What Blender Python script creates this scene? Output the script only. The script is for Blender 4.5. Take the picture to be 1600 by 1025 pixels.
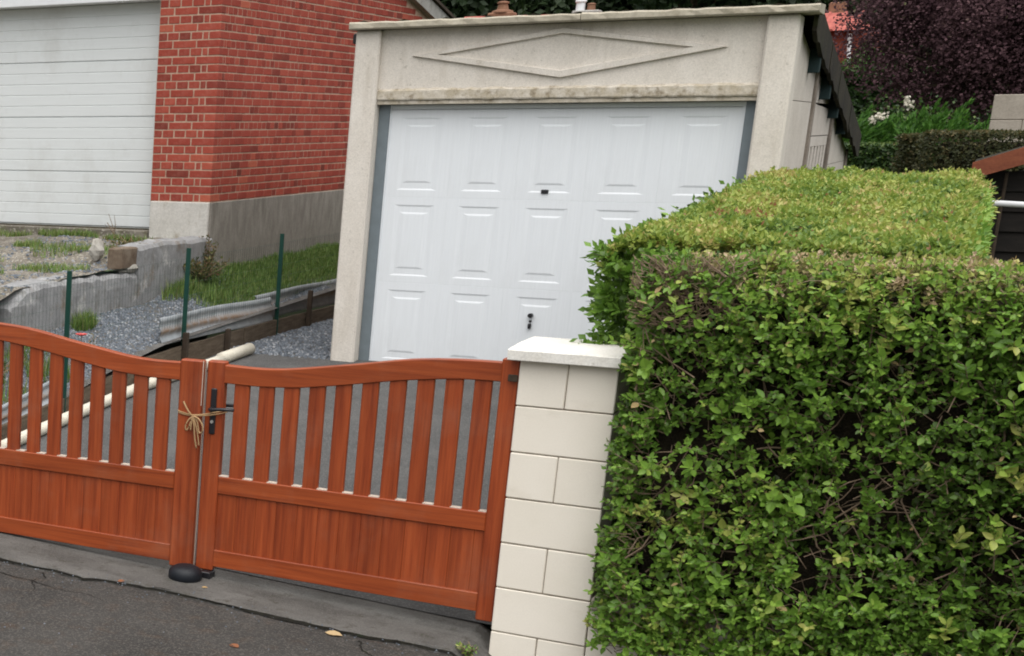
import bpy, math, random
import numpy as np
from mathutils import Matrix, Vector

for o in list(bpy.data.objects):
    bpy.data.objects.remove(o)
scene = bpy.context.scene
C = scene.collection
rng = np.random.default_rng(7)
random.seed(7)
R = math.radians
H = 2.15          # camera height above the pavement at the gate

# ------------------------------------------------------------------ camera
cam = bpy.data.cameras.new('camera')
cam.sensor_width = 36.0
cam.lens = 2437.5 / 1600 * 36
cam.shift_x = (800 + 355.3) / 1600          # photograph is an off-centre crop of a wider view
cam.shift_y = (787.7 - 512.5) / 1600
cam.clip_start = 0.1
cam.clip_end = 2000
camo = bpy.data.objects.new('camera', cam)
C.objects.link(camo)
yaw, pitch, roll = R(-37.386), R(-13.56), R(0.186)
fw = Vector((math.sin(yaw) * math.cos(pitch), math.cos(yaw) * math.cos(pitch), math.sin(pitch)))
rt = Vector((math.cos(yaw), -math.sin(yaw), 0))
dn = fw.cross(rt)
r2 = rt * math.cos(roll) + dn * math.sin(roll)
d2 = dn * math.cos(roll) - rt * math.sin(roll)
M3 = Matrix((r2, -d2, -fw)).transposed()
camo.matrix_world = Matrix.Translation((0, 0, H)) @ M3.to_4x4()
scene.camera = camo

# ------------------------------------------------------------------ sky, sun, exposure
SUN_EL, SUN_AZ = R(72), R(150)               # azimuth clockwise from +Y
world = bpy.data.worlds.new('World')
scene.world = world
world.use_nodes = True
wn = world.node_tree
wn.nodes.clear()
sky = wn.nodes.new('ShaderNodeTexSky')
sky.sky_type = 'NISHITA'
sky.sun_disc = False
sky.sun_elevation = SUN_EL
sky.sun_rotation = SUN_AZ
sky.dust_density = 4.0
hs = wn.nodes.new('ShaderNodeHueSaturation')  # cloud cover takes most of the blue out
hs.inputs['Saturation'].default_value = 0.22
bg = wn.nodes.new('ShaderNodeBackground')
bg.inputs['Strength'].default_value = 0.07
wo = wn.nodes.new('ShaderNodeOutputWorld')
wn.links.new(sky.outputs[0], hs.inputs['Color'])
wn.links.new(hs.outputs[0], bg.inputs['Color'])
wn.links.new(bg.outputs[0], wo.inputs['Surface'])
sl = bpy.data.lights.new('sun', 'SUN')
sl.energy = 1.5
sl.angle = R(110)
sl.color = (1.0, 0.97, 0.93)
so = bpy.data.objects.new('sun', sl)
C.objects.link(so)
sd = Vector((math.sin(SUN_AZ) * math.cos(SUN_EL), math.cos(SUN_AZ) * math.cos(SUN_EL), math.sin(SUN_EL)))
so.rotation_euler = sd.to_track_quat('Z', 'Y').to_euler()
so.location = (6, -6, 12)
scene.view_settings.view_transform = 'Standard'
scene.view_settings.look = 'None'
scene.view_settings.gamma = 1.0
scene.view_settings.exposure = 1.3
scene.render.engine = 'CYCLES'
scene.cycles.filter_width = 1.9              # the photograph is a soft, enlarged frame


# ------------------------------------------------------------------ materials
def lin(c):
    c = c / 255.0
    return c / 12.92 if c <= 0.04045 else ((c + 0.055) / 1.055) ** 2.4


class NT:
    def __init__(s, name):
        s.m = bpy.data.materials.new(name)
        s.m.use_nodes = True
        s.t = s.m.node_tree
        s.b = s.t.nodes['Principled BSDF']
        s.b.inputs['Specular IOR Level'].default_value = 0.3
        s.tc = s.t.nodes.new('ShaderNodeTexCoord')

    def n(s, kind, **kw):
        nd = s.t.nodes.new('ShaderNode' + kind)
        for k, v in kw.items():
            if k in nd.inputs:
                nd.inputs[k].default_value = v
            else:
                setattr(nd, k, v)
        return nd

    def l(s, a, b):
        s.t.links.new(a, b)

    def coords(s, scale=(1, 1, 1), rnd=False):
        mp = s.n('Mapping')
        mp.inputs['Scale'].default_value = scale
        s.l(s.tc.outputs['Object'], mp.inputs['Vector'])
        if rnd:
            oi = s.n('ObjectInfo')
            mu = s.n('Math', operation='MULTIPLY')
            mu.inputs[1].default_value = 37.0
            s.l(oi.outputs['Random'], mu.inputs[0])
            cb = s.n('CombineXYZ')
            for k in range(3):
                s.l(mu.outputs[0], cb.inputs[k])
            s.l(cb.outputs[0], mp.inputs['Location'])
        return mp.outputs[0]

    def noise(s, vec, scale, detail=5, rough=0.6):
        nd = s.n('TexNoise')
        nd.inputs['Scale'].default_value = scale
        nd.inputs['Detail'].default_value = detail
        nd.inputs['Roughness'].default_value = rough
        s.l(vec, nd.inputs['Vector'])
        return nd.outputs['Fac']

    def ramp(s, fac, stops):
        nd = s.n('ValToRGB')
        e = nd.color_ramp.elements
        while len(e) < len(stops):
            e.new(0.5)
        for i, (p, c) in enumerate(stops):
            e[i].position = p
            e[i].color = (c[0], c[1], c[2], 1) if not isinstance(c, (int, float)) else (c, c, c, 1)
        s.l(fac, nd.inputs['Fac'])
        return nd.outputs['Color']

    def mix(s, fac, a, b, mode='MIX'):
        nd = s.n('MixRGB', blend_type=mode)
        for sock, v in ((nd.inputs[0], fac), (nd.inputs[1], a), (nd.inputs[2], b)):
            if isinstance(v, (int, float)):
                sock.default_value = v
            elif isinstance(v, tuple):
                sock.default_value = (v[0], v[1], v[2], 1)
            else:
                s.l(v, sock)
        return nd.outputs[0]

    def bump(s, h, strength, dist, prev=None):
        nd = s.n('Bump')
        nd.inputs['Strength'].default_value = strength
        nd.inputs['Distance'].default_value = dist
        s.l(h, nd.inputs['Height'])
        if prev is not None:
            s.l(prev, nd.inputs['Normal'])
        return nd.outputs[0]

    def done(s, col, rough, nrm=None, spec=None, metal=0.0):
        for sock, v in ((s.b.inputs['Base Color'], col), (s.b.inputs['Roughness'], rough)):
            if isinstance(v, (int, float)):
                sock.default_value = v
            elif isinstance(v, tuple):
                sock.default_value = (v[0], v[1], v[2], 1)
            else:
                s.l(v, sock)
        if nrm is not None:
            s.l(nrm, s.b.inputs['Normal'])
        if spec is not None:
            s.b.inputs['Specular IOR Level'].default_value = spec
        s.b.inputs['Metallic'].default_value = metal
        return s.m


def surf(name, c1, c2, scale=6, stretch=(1, 1, 1), rough=0.85, fine=60, bump=0.3, dist=0.004, stain=None, rnd=False,
         spots=None, spec=None, lo=0.35, hi=0.68, gmix=0.35):
    """two-tone mottled surface with fine grain; stain = (colour, scale, stretch, lo, hi)"""
    m = NT(name)
    v = m.coords(stretch, rnd)
    col = m.ramp(m.noise(v, scale, 6), [(lo, c1), (hi, c2)])
    v1 = m.coords((1, 1, 1), rnd)
    g = m.noise(v1, fine, 3, 0.7)
    col = m.mix(gmix, col, m.ramp(g, [(0.3, 0.35), (0.7, 1.0)]), 'MULTIPLY')
    for st in ([stain] if stain and not isinstance(stain, list) else (stain or [])):
        sc, ss, sst, a, b = st
        f = m.ramp(m.noise(m.coords(sst, rnd), ss, 6, 0.7), [(a, 0.0), (b, 1.0)])
        col = m.mix(f, col, sc)
    if spots:
        vo = m.n('TexVoronoi')
        vo.inputs['Scale'].default_value = spots[0]
        m.l(v1, vo.inputs['Vector'])
        f = m.ramp(vo.outputs['Color'], [(spots[2], 0.0), (spots[2] + 0.1, spots[3])])
        col = m.mix(f, col, spots[1])
    nb = m.bump(g, bump, dist)
    return m.done(col, rough, nb, spec)


def wood(name, axis, base, dark, light):
    m = NT(name)
    st = [38, 38, 38]
    st[axis] = 1.6
    v = m.coords(tuple(st), True)
    n1 = m.noise(v, 1.0, 5, 0.65)
    st2 = [150, 150, 150]
    st2[axis] = 4
    n2 = m.noise(m.coords(tuple(st2), True), 1.0, 3, 0.6)
    st3 = [9, 9, 9]
    st3[axis] = 0.8
    n3 = m.noise(m.coords(tuple(st3), True), 1.0, 2, 0.5)
    col = m.ramp(n1, [(0.32, dark), (0.5, base), (0.7, light)])
    col = m.mix(0.24, col, m.ramp(n2, [(0.35, 0.35), (0.6, 1.0)]), 'MULTIPLY')
    col = m.mix(0.3, col, m.ramp(n3, [(0.35, 0.5), (0.65, 1.0)]), 'MULTIPLY')
    oi = m.n('ObjectInfo')
    col = m.mix(0.28, col, m.ramp(oi.outputs['Random'], [(0.0, 0.55), (1.0, 1.0)]), 'MULTIPLY')
    # street dust dulls the foil here and there
    du = m.ramp(m.noise(m.coords((3, 3, 3)), 1.0, 6, 0.7), [(0.5, 0.0), (0.85, 0.22)])
    col = m.mix(du, col, (0.3, 0.2, 0.14))
    return m.done(col, 0.42, m.bump(n2, 0.12, 0.002), 0.4)


def leafmat(name, stops, rough=0.45, trans=0.3, spec=0.35):
    m = NT(name)
    at = m.n('Attribute', attribute_name='tone')
    col = m.ramp(at.outputs['Fac'], stops)
    m.l(col, m.b.inputs['Base Color'])
    m.b.inputs['Roughness'].default_value = rough
    m.b.inputs['Specular IOR Level'].default_value = spec
    tr = m.n('BsdfTranslucent')
    m.l(col, tr.inputs['Color'])
    mx = m.n('MixShader')
    mx.inputs[0].default_value = trans
    m.l(m.b.outputs[0], mx.inputs[1])
    m.l(tr.outputs[0], mx.inputs[2])
    m.l(mx.outputs[0], m.t.nodes['Material Output'].inputs['Surface'])
    return m.m


def plain(name, c, rough=0.5, spec=0.4, metal=0.0, var=0.25, scale=12):
    m = NT(name)
    n = m.noise(m.coords(), scale, 5)
    col = m.mix(var, (c[0], c[1], c[2]), m.ramp(n, [(0.3, 0.4), (0.7, 1.0)]), 'MULTIPLY')
    return m.done(col, rough, m.bump(n, 0.1, 0.002), spec, metal)


M = {}
M['gate_v'] = wood('gate wood upright', 2, (0.315, 0.058, 0.0145), (0.215, 0.035, 0.009), (0.39, 0.080, 0.021))
M['gate_h'] = wood('gate wood rail', 0, (0.33, 0.064, 0.015), (0.24, 0.042, 0.010), (0.40, 0.084, 0.021))
M['black'] = plain('black metal', (0.012, 0.012, 0.015), 0.4, 0.5)
M['brush'] = plain('pale edge seal', (0.55, 0.46, 0.38), 0.7)
M['twine'] = plain('twine', (0.42, 0.27, 0.14), 0.9, 0.1, var=0.4, scale=200)
M['rubber'] = plain('blue black rubber', (0.008, 0.010, 0.014), 0.5, 0.3)
M['block'] = surf('cream pillar block', (0.755, 0.70, 0.60), (0.80, 0.745, 0.65), 3, rough=0.9, fine=150, bump=0.06, dist=0.002, gmix=0.08,
                  rnd=True, stain=((0.56, 0.50, 0.40), 2.2, (1, 1, 2), 0.6, 1.0))
M['joint'] = surf('pillar mortar', (0.22, 0.18, 0.14), (0.36, 0.31, 0.25), 20)
M['cap'] = surf('pillar cap stone', (0.82, 0.80, 0.75), (0.74, 0.71, 0.64), 9, rough=0.9, fine=120,
                stain=((0.28, 0.24, 0.18), 16, (1, 1, 1), 0.62, 0.78))
M['render'] = surf('weathered garage concrete', (0.665, 0.615, 0.545), (0.76, 0.71, 0.64), 5, (1, 1, 0.5), rough=0.95, fine=110, bump=0.35,
                   stain=[((0.42, 0.37, 0.30), 3.0, (2.2, 2.2, 0.35), 0.56, 0.9), ((0.30, 0.27, 0.22), 34, (1, 1, 1), 0.60, 0.78)])
M['moss_ledge'] = surf('mossy ledge concrete', (0.46, 0.40, 0.30), (0.66, 0.61, 0.53), 12, (1, 1, 1), rough=0.95, fine=90,
                       stain=((0.16, 0.12, 0.07), 20, (1, 1, 1), 0.5, 0.75))
M['cornice'] = surf('cornice concrete', (0.34, 0.305, 0.235), (0.47, 0.43, 0.345), 9, rough=0.95, fine=80,
                    stain=((0.20, 0.175, 0.12), 13, (1, 1, 1), 0.55, 0.8))
M['sidepanel'] = surf('side wall concrete panel', (0.58, 0.53, 0.465), (0.66, 0.61, 0.545), 4, rough=0.95, rnd=True,
                      stain=((0.33, 0.29, 0.23), 2.0, (2, 2, 0.4), 0.6, 0.9))
M['sidepost'] = surf('side wall post', (0.20, 0.17, 0.14), (0.30, 0.26, 0.22), 6, rough=0.95)
M['dooredge'] = plain('grey steel frame', (0.17, 0.205, 0.225), 0.5, 0.4)
M['roofmoss'] = surf('mossy dark roof edge', (0.011, 0.009, 0.006), (0.034, 0.028, 0.016), 4, rough=1.0, fine=40, bump=0.6, dist=0.01,
                     stain=((0.022, 0.026, 0.008), 5, (1, 1, 1), 0.5, 0.75))
M['purlin'] = plain('dark painted purlin', (0.018, 0.035, 0.036), 0.7, 0.2)
M['zinc'] = surf('grey fibre cement', (0.30, 0.29, 0.27), (0.42, 0.41, 0.38), 8, rough=0.9, stain=((0.12, 0.11, 0.09), 9, (1, 1, 1), 0.55, 0.8))
M['plinth_w'] = surf('dirty white render', (0.50, 0.48, 0.44), (0.60, 0.58, 0.54), 7, rough=0.95, fine=70,
                     stain=[((0.26, 0.22, 0.16), 9, (1, 1, 0.6), 0.58, 0.75), ((0.10, 0.10, 0.08), 38, (1, 1, 1), 0.66, 0.76)])
M['plinth_g'] = surf('grey rendered plinth', (0.22, 0.20, 0.175), (0.32, 0.30, 0.265), 6, (1.5, 1.5, 0.6), rough=0.95, fine=60, bump=0.5,
                     stain=((0.11, 0.10, 0.08), 3, (3, 3, 0.4), 0.52, 0.8))
M['mortar'] = surf('pale mortar', (0.40, 0.26, 0.185), (0.52, 0.37, 0.28), 20, rough=1.0)
M['wallconc'] = surf('retaining wall concrete', (0.22, 0.22, 0.222), (0.34, 0.343, 0.345), 6, (1, 1, 0.8), rough=0.95, fine=70, bump=0.6, dist=0.01,
                     stain=[((0.50, 0.49, 0.47), 4, (1, 1, 1), 0.58, 0.72), ((0.10, 0.095, 0.08), 6, (1, 1, 0.7), 0.52, 0.75), ((0.16, 0.12, 0.08), 3, (1, 1, 1), 0.58, 0.75)])
M['yard'] = surf('old yard concrete', (0.12, 0.105, 0.085), (0.22, 0.20, 0.165), 4, rough=1.0, fine=45, bump=0.8, dist=0.012,
                 stain=[((0.09, 0.10, 0.035), 2.2, (1, 1, 1), 0.54, 0.68), ((0.10, 0.085, 0.06), 9, (1, 1, 1), 0.58, 0.72)],
                 spots=(70, (0.42, 0.39, 0.34), 0.7, 0.6))
M['asphalt'] = surf('street asphalt', (0.031, 0.0295, 0.027), (0.055, 0.052, 0.0475), 1.8, rough=0.9, fine=95, bump=1.0, dist=0.008,
                    spots=(150, (0.115, 0.104, 0.092), 0.64, 0.5), stain=[((0.05, 0.036, 0.026), 9, (1, 1, 1), 0.52, 0.72), ((0.014, 0.013, 0.012), 38, (1, 1, 1), 0.6, 0.7)])
M['drive'] = surf('driveway asphalt', (0.064, 0.064, 0.063), (0.096, 0.095, 0.092), 2.2, rough=0.9, fine=120, bump=0.8, dist=0.005,
                  spots=(150, (0.16, 0.155, 0.15), 0.66, 0.5))
M['apron'] = surf('concrete apron', (0.085, 0.081, 0.074), (0.145, 0.14, 0.13), 2.6, (1, 1.4, 1), rough=0.95, fine=110, bump=0.9, dist=0.006, gmix=0.5,
                  spots=(200, (0.15, 0.14, 0.13), 0.7, 0.4), stain=[((0.035, 0.032, 0.028), 3.4, (0.8, 2.2, 1), 0.52, 0.8), ((0.05, 0.046, 0.036), 14, (1, 1, 1), 0.55, 0.7)])
M['earth'] = surf('dark soil', (0.035, 0.028, 0.02), (0.075, 0.06, 0.042), 6, rough=1.0, fine=50, bump=1.0, dist=0.02)
M['jointdirt'] = surf('black joint dirt', (0.006, 0.005, 0.004), (0.014, 0.013, 0.008), 30, rough=1.0, stain=((0.02, 0.03, 0.01), 4, (1, 1, 1), 0.6, 0.75))
M['lawn'] = surf('rough grass', (0.03, 0.05, 0.012), (0.06, 0.085, 0.022), 3, rough=1.0, fine=40, bump=1.0, dist=0.03)
M['bank'] = surf('gravel bank soil', (0.10, 0.095, 0.088), (0.17, 0.165, 0.155), 8, rough=1.0, fine=60, bump=1.0, dist=0.02)
M['whitepipe'] = surf('cream plastic pipe', (0.60, 0.56, 0.46), (0.70, 0.66, 0.56), 5, rough=0.5, fine=60, bump=0.1,
                      stain=((0.33, 0.28, 0.19), 6, (1, 0.5, 1), 0.55, 0.8))
M['greenpost'] = plain('green plastic coated steel', (0.006, 0.045, 0.032), 0.4, 0.4)
M['board'] = surf('weathered board', (0.085, 0.062, 0.042), (0.16, 0.125, 0.09), 5, (6, 1, 9), rough=1.0, fine=50, rnd=True)
M['stake'] = surf('dark stake', (0.035, 0.026, 0.018), (0.07, 0.05, 0.035), 8, rough=1.0)
M['stone'] = surf('rubble', (0.34, 0.32, 0.28), (0.46, 0.44, 0.40), 8, rough=1.0, rnd=True)
M['oldbrick'] = surf('old brick rubble', (0.11, 0.075, 0.05), (0.20, 0.16, 0.12), 9, rough=1.0)
M['shedwall'] = surf('dark stained boards', (0.006, 0.005, 0.004), (0.014, 0.011, 0.009), 5, (1, 1, 6), rough=0.9, rnd=True)
M['fascia'] = surf('rust red board', (0.16, 0.045, 0.022), (0.24, 0.075, 0.035), 5, (1, 1, 6), rough=0.8)
M['white'] = plain('white plastic', (0.72, 0.73, 0.74), 0.4, 0.4, var=0.15)
M['glass'] = plain('dark window glass', (0.03, 0.033, 0.033), 0.1, 0.6)
M['greyblock'] = surf('grey block', (0.32, 0.285, 0.235), (0.40, 0.36, 0.30), 6, rough=1.0, rnd=True)
M['redroof'] = surf('red clay roof', (0.33, 0.085, 0.07), (0.46, 0.14, 0.11), 5, rough=0.9, fine=20)
M['housebrick'] = surf('far red brick', (0.20, 0.05, 0.032), (0.28, 0.08, 0.055), 8, rough=0.95, fine=14)
M['terracotta'] = surf('terracotta', (0.20, 0.10, 0.06), (0.28, 0.15, 0.095), 8, rough=0.9)
M['bark'] = surf('bark', (0.05, 0.038, 0.026), (0.11, 0.085, 0.06), 12, (1, 1, 0.3), rough=1.0)
M['twig'] = surf('hedge twig', (0.16, 0.11, 0.075), (0.34, 0.25, 0.175), 20, rough=1.0, rnd=True)
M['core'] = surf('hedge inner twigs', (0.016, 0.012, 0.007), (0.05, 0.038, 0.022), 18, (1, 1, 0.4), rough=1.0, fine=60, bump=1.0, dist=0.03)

# white sectional doors
def doormat(name, c, stretch, stain):
    m = NT(name)
    n = m.noise(m.coords(stretch, True), 1.0, 4, 0.6)
    col = m.mix(0.10, c, m.ramp(n, [(0.35, 0.6), (0.65, 1.0)]), 'MULTIPLY')
    n2 = m.ramp(m.noise(m.coords((1.3, 1.3, 0.9)), 1.6, 7, 0.75), [(stain[0], 0.0), (stain[1], stain[2])])
    col = m.mix(n2, col, (0.33, 0.31, 0.27))
    return m.done(col, 0.45, m.bump(n, 0.08, 0.0015), 0.35)
M['door'] = doormat('white embossed door', (0.735, 0.765, 0.79), (90, 90, 3.5), (0.5, 0.95, 0.16))
M['rolldoor'] = doormat('white ribbed door', (0.63, 0.655, 0.655), (4, 4, 60), (0.5, 0.85, 0.42))

def brickmat():
    m = NT('red brick')
    at = m.n('Attribute', attribute_name='tone')
    oi = m.n('ObjectInfo')
    ad = m.n('Math', operation='ADD')
    mu = m.n('Math', operation='MULTIPLY')
    mu.inputs[1].default_value = 0.18
    m.l(oi.outputs['Random'], mu.inputs[0])
    m.l(at.outputs['Fac'], ad.inputs[0])
    m.l(mu.outputs[0], ad.inputs[1])
    col = m.ramp(ad.outputs[0], [(0.0, (0.095, 0.035, 0.026)), (0.10, (0.185, 0.040, 0.029)), (0.45, (0.30, 0.054, 0.037)), (0.85, (0.385, 0.080, 0.052)), (1.0, (0.43, 0.11, 0.065))])
    v = m.coords()
    g = m.noise(v, 55, 5, 0.7)
    col = m.mix(0.45, col, m.ramp(g, [(0.3, 0.45), (0.7, 1.0)]), 'MULTIPLY')
    b = m.noise(v, 6, 5, 0.7)
    col = m.mix(m.ramp(b, [(0.55, 0.0), (0.8, 0.3)]), col, (0.42, 0.22, 0.17))
    return m.done(col, 0.9, m.bump(g, 0.5, 0.004), 0.2)
M['brick'] = brickmat()

def sheetmat():
    m = NT('galvanised sheet')
    at = m.n('Attribute', attribute_name='tone')
    v = m.coords()
    n = m.noise(v, 9, 6, 0.7)
    base = m.ramp(n, [(0.3, (0.21, 0.235, 0.25)), (0.7, (0.36, 0.38, 0.395))])
    f = m.mix(1.0, m.ramp(at.outputs['Fac'], [(0.0, 0.0), (1.0, 1.0)]), m.ramp(m.noise(v, 14, 6, 0.75), [(0.3, 0.0), (0.55, 1.0)]), 'MULTIPLY')
    col = m.mix(f, base, (0.21, 0.125, 0.065))
    return m.done(col, 0.55, m.bump(n, 0.2, 0.003), 0.5)
M['sheet'] = sheetmat()

M['privet'] = leafmat('privet leaf', [(0.0, (0.045, 0.07, 0.015)), (0.4, (0.125, 0.245, 0.035)), (0.75, (0.235, 0.39, 0.06)), (0.93, (0.37, 0.41, 0.10)), (1.0, (0.48, 0.35, 0.17))], 0.38, 0.35)
M['topleaf'] = leafmat('clipped hedge leaf', [(0.0, (0.055, 0.11, 0.024)), (0.35, (0.17, 0.265, 0.048)), (0.7, (0.31, 0.37, 0.07)), (0.93, (0.47, 0.42, 0.15)), (1.0, (0.34, 0.16, 0.085))], 0.4, 0.35)
M['drytop'] = leafmat('dry cut leaf', [(0.0, (0.12, 0.14, 0.035)), (0.4, (0.23, 0.21, 0.07)), (0.7, (0.38, 0.29, 0.16)), (1.0, (0.56, 0.43, 0.30))], 0.7)
M['darkhedge'] = leafmat('dark hedge leaf', [(0.0, (0.012, 0.03, 0.008)), (0.6, (0.035, 0.075, 0.016)), (1.0, (0.10, 0.15, 0.03))], 0.5)
M['brownhedge'] = leafmat('browned hedge leaf', [(0.0, (0.02, 0.026, 0.009)), (0.55, (0.05, 0.058, 0.018)), (1.0, (0.13, 0.10, 0.04))], 0.6)
M['conifer'] = leafmat('bright conifer spray', [(0.0, (0.022, 0.07, 0.010)), (0.6, (0.065, 0.17, 0.022)), (1.0, (0.13, 0.26, 0.04))], 0.6)
M['plum'] = leafmat('dark purple leaf', [(0.0, (0.03, 0.016, 0.02)), (0.55, (0.085, 0.046, 0.054)), (0.88, (0.16, 0.095, 0.10)), (1.0, (0.14, 0.14, 0.07))], 0.85, 0.3, 0.1)
M['wood_leaf'] = leafmat('far woodland leaf', [(0.0, (0.01, 0.022, 0.008)), (0.6, (0.026, 0.05, 0.015)), (1.0, (0.06, 0.095, 0.028))], 0.6)
M['grass'] = leafmat('grass blade', [(0.0, (0.06, 0.11, 0.022)), (0.6, (0.14, 0.235, 0.045)), (1.0, (0.30, 0.26, 0.12))], 0.6)
M['weed'] = leafmat('dry weed leaf', [(0.0, (0.05, 0.07, 0.02)), (0.6, (0.12, 0.12, 0.035)), (1.0, (0.20, 0.12, 0.06))], 0.7)
M['poppy'] = leafmat('red petal', [(0.0, (0.62, 0.07, 0.07)), (1.0, (0.72, 0.16, 0.14))], 0.6)
M['blossom'] = leafmat('white blossom', [(0.0, (0.45, 0.42, 0.34)), (1.0, (0.7, 0.66, 0.56))], 0.7, 0.2)
M['deadleaf'] = leafmat('fallen leaf', [(0.0, (0.42, 0.27, 0.11)), (0.5, (0.55, 0.40, 0.22)), (1.0, (0.28, 0.11, 0.05))], 0.8)
M['gravel'] = leafmat('blue grey gravel', [(0.0, (0.045, 0.052, 0.062)), (0.6, (0.11, 0.125, 0.145)), (1.0, (0.28, 0.29, 0.30))], 0.9, 0.0)


# ------------------------------------------------------------------ geometry helpers
class MB:
    """collects shapes given in scene coordinates; build() links them as one mesh object"""
    def __init__(s):
        s.v, s.f, s.t = [], [], []

    def add(s, vs, fs, tone=0.5):
        k = len(s.v)
        s.v += [tuple(p) for p in vs]
        s.f += [tuple(i + k for i in f) for f in fs]
        s.t += [tone] * len(vs)
        return s

    def box(s, x0, x1, y0, y1, z0, z1, c=0.0, tone=0.5, jit=0.0):
        if c <= 0:
            vs = [(x, y, z) for z in (z0, z1) for y in (y0, y1) for x in (x0, x1)]
            fs = [(0, 2, 3, 1), (4, 5, 7, 6), (0, 1, 5, 4), (2, 6, 7, 3), (0, 4, 6, 2), (1, 3, 7, 5)]
        else:
            vs, fs = chamfer(x0, x1, y0, y1, z0, z1, c)
        if jit:
            vs = [tuple(a + random.uniform(-jit, jit) for a in p) for p in vs]
        return s.add(vs, fs, tone)

    def tube(s, pts, r, n=6, tone=0.5, caps=True):
        pts = [Vector(p) for p in pts]
        rs = r if isinstance(r, (list, tuple)) else [r] * len(pts)
        vs, fs = [], []
        up = Vector((0, 0, 1))
        for i, p in enumerate(pts):
            d = (pts[min(i + 1, len(pts) - 1)] - pts[max(i - 1, 0)]).normalized()
            a = d.cross(up if abs(d.z) < 0.95 else Vector((1, 0, 0))).normalized()
            b = d.cross(a)
            for k in range(n):
                t = 2 * math.pi * k / n
                vs.append(p + (a * math.cos(t) + b * math.sin(t)) * rs[i])
        for i in range(len(pts) - 1):
            for k in range(n):
                fs.append((i * n + k, i * n + (k + 1) % n, (i + 1) * n + (k + 1) % n, (i + 1) * n + k))
        if caps:
            fs.append(tuple(range(n - 1, -1, -1)))
            fs.append(tuple((len(pts) - 1) * n + k for k in range(n)))
        return s.add(vs, fs, tone)

    def loft(s, secs, tone=0.5):
        n = len(secs[0])
        vs = [p for sec in secs for p in sec]
        fs = [tuple(range(n)), tuple((len(secs) - 1) * n + k for k in range(n - 1, -1, -1))]
        for i in range(len(secs) - 1):
            for k in range(n):
                fs.append((i * n + (k + 1) % n, i * n + k, (i + 1) * n + k, (i + 1) * n + (k + 1) % n))
        return s.add(vs, fs, tone)

    def lathe(s, cx, cy, prof, n=16, tone=0.5):
        vs, fs = [], []
        for r, z in prof:
            for k in range(n):
                t = 2 * math.pi * k / n
                vs.append((cx + r * math.cos(t), cy + r * math.sin(t), z))
        for i in range(len(prof) - 1):
            for k in range(n):
                fs.append((i * n + k, i * n + (k + 1) % n, (i + 1) * n + (k + 1) % n, (i + 1) * n + k))
        fs.append(tuple(range(n - 1, -1, -1)))
        fs.append(tuple((len(prof) - 1) * n + k for k in range(n)))
        return s.add(vs, fs, tone)

    def build(s, name, mat, parent=None, smooth=False):
        me = bpy.data.meshes.new(name)
        off = parent_origin(parent)
        me.from_pydata([(p[0] - off[0], p[1] - off[1], p[2] - off[2]) for p in s.v], [], s.f)
        me.attributes.new('tone', 'FLOAT', 'POINT').data.foreach_set('value', s.t)
        me.materials.append(M[mat])
        if smooth:
            me.polygons.foreach_set('use_smooth', [True] * len(me.polygons))
        me.update()
        o = bpy.data.objects.new(name, me)
        C.objects.link(o)
        if parent:
            o.parent = parent
        return o


def parent_origin(p):
    off = Vector((0, 0, 0))
    while p:
        off += p.location
        p = p.parent
    return off


def chamfer(x0, x1, y0, y1, z0, z1, c):
    vs = []
    idx = {}
    for i, x in enumerate((x0, x1)):
        for j, y in enumerate((y0, y1)):
            for k, z in enumerate((z0, z1)):
                sx, sy, sz = (1, -1)[i], (1, -1)[j], (1, -1)[k]
                for a in range(3):   # vertex lying on the face normal to axis a
                    p = [x + sx * c, y + sy * c, z + sz * c]
                    p[a] = (x, y, z)[a]
                    idx[(i, j, k, a)] = len(vs)
                    vs.append(tuple(p))
    fs = []
    for a in range(3):
        b, d = (a + 1) % 3, (a + 2) % 3
        for s in (0, 1):
            q = []
            for (u, v) in ((0, 0), (1, 0), (1, 1), (0, 1)):
                t = [0, 0, 0]
                t[a], t[b], t[d] = s, u, v
                q.append(idx[(t[0], t[1], t[2], a)])
            fs.append(tuple(q if s else q[::-1]))
        # edges along axis a: between faces b and d
        for u in (0, 1):
            for v in (0, 1):
                t0, t1 = [0, 0, 0], [0, 0, 0]
                t0[b] = t1[b] = u
                t0[d] = t1[d] = v
                t1[a] = 1
                q = [idx[(*t0, b)], idx[(*t1, b)], idx[(*t1, d)], idx[(*t0, d)]]
                fs.append(tuple(q if u == v else q[::-1]))
    for i in (0, 1):
        for j in (0, 1):
            for k in (0, 1):
                q = [idx[(i, j, k, 0)], idx[(i, j, k, 1)], idx[(i, j, k, 2)]]
                fs.append(tuple(q if (i + j + k) % 2 else q[::-1]))
    return vs, fs


def tag(o, label=None, cat=None, group=None, kind=None):
    if label: o['label'] = label
    if cat: o['category'] = cat
    if group: o['group'] = group
    if kind: o['kind'] = kind
    return o


def thing(name, label, cat, loc, group=None):
    o = bpy.data.objects.new(name, None)
    o.empty_display_size = 0.2
    C.objects.link(o)
    o.location = loc
    return tag(o, label, cat, group)


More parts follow.
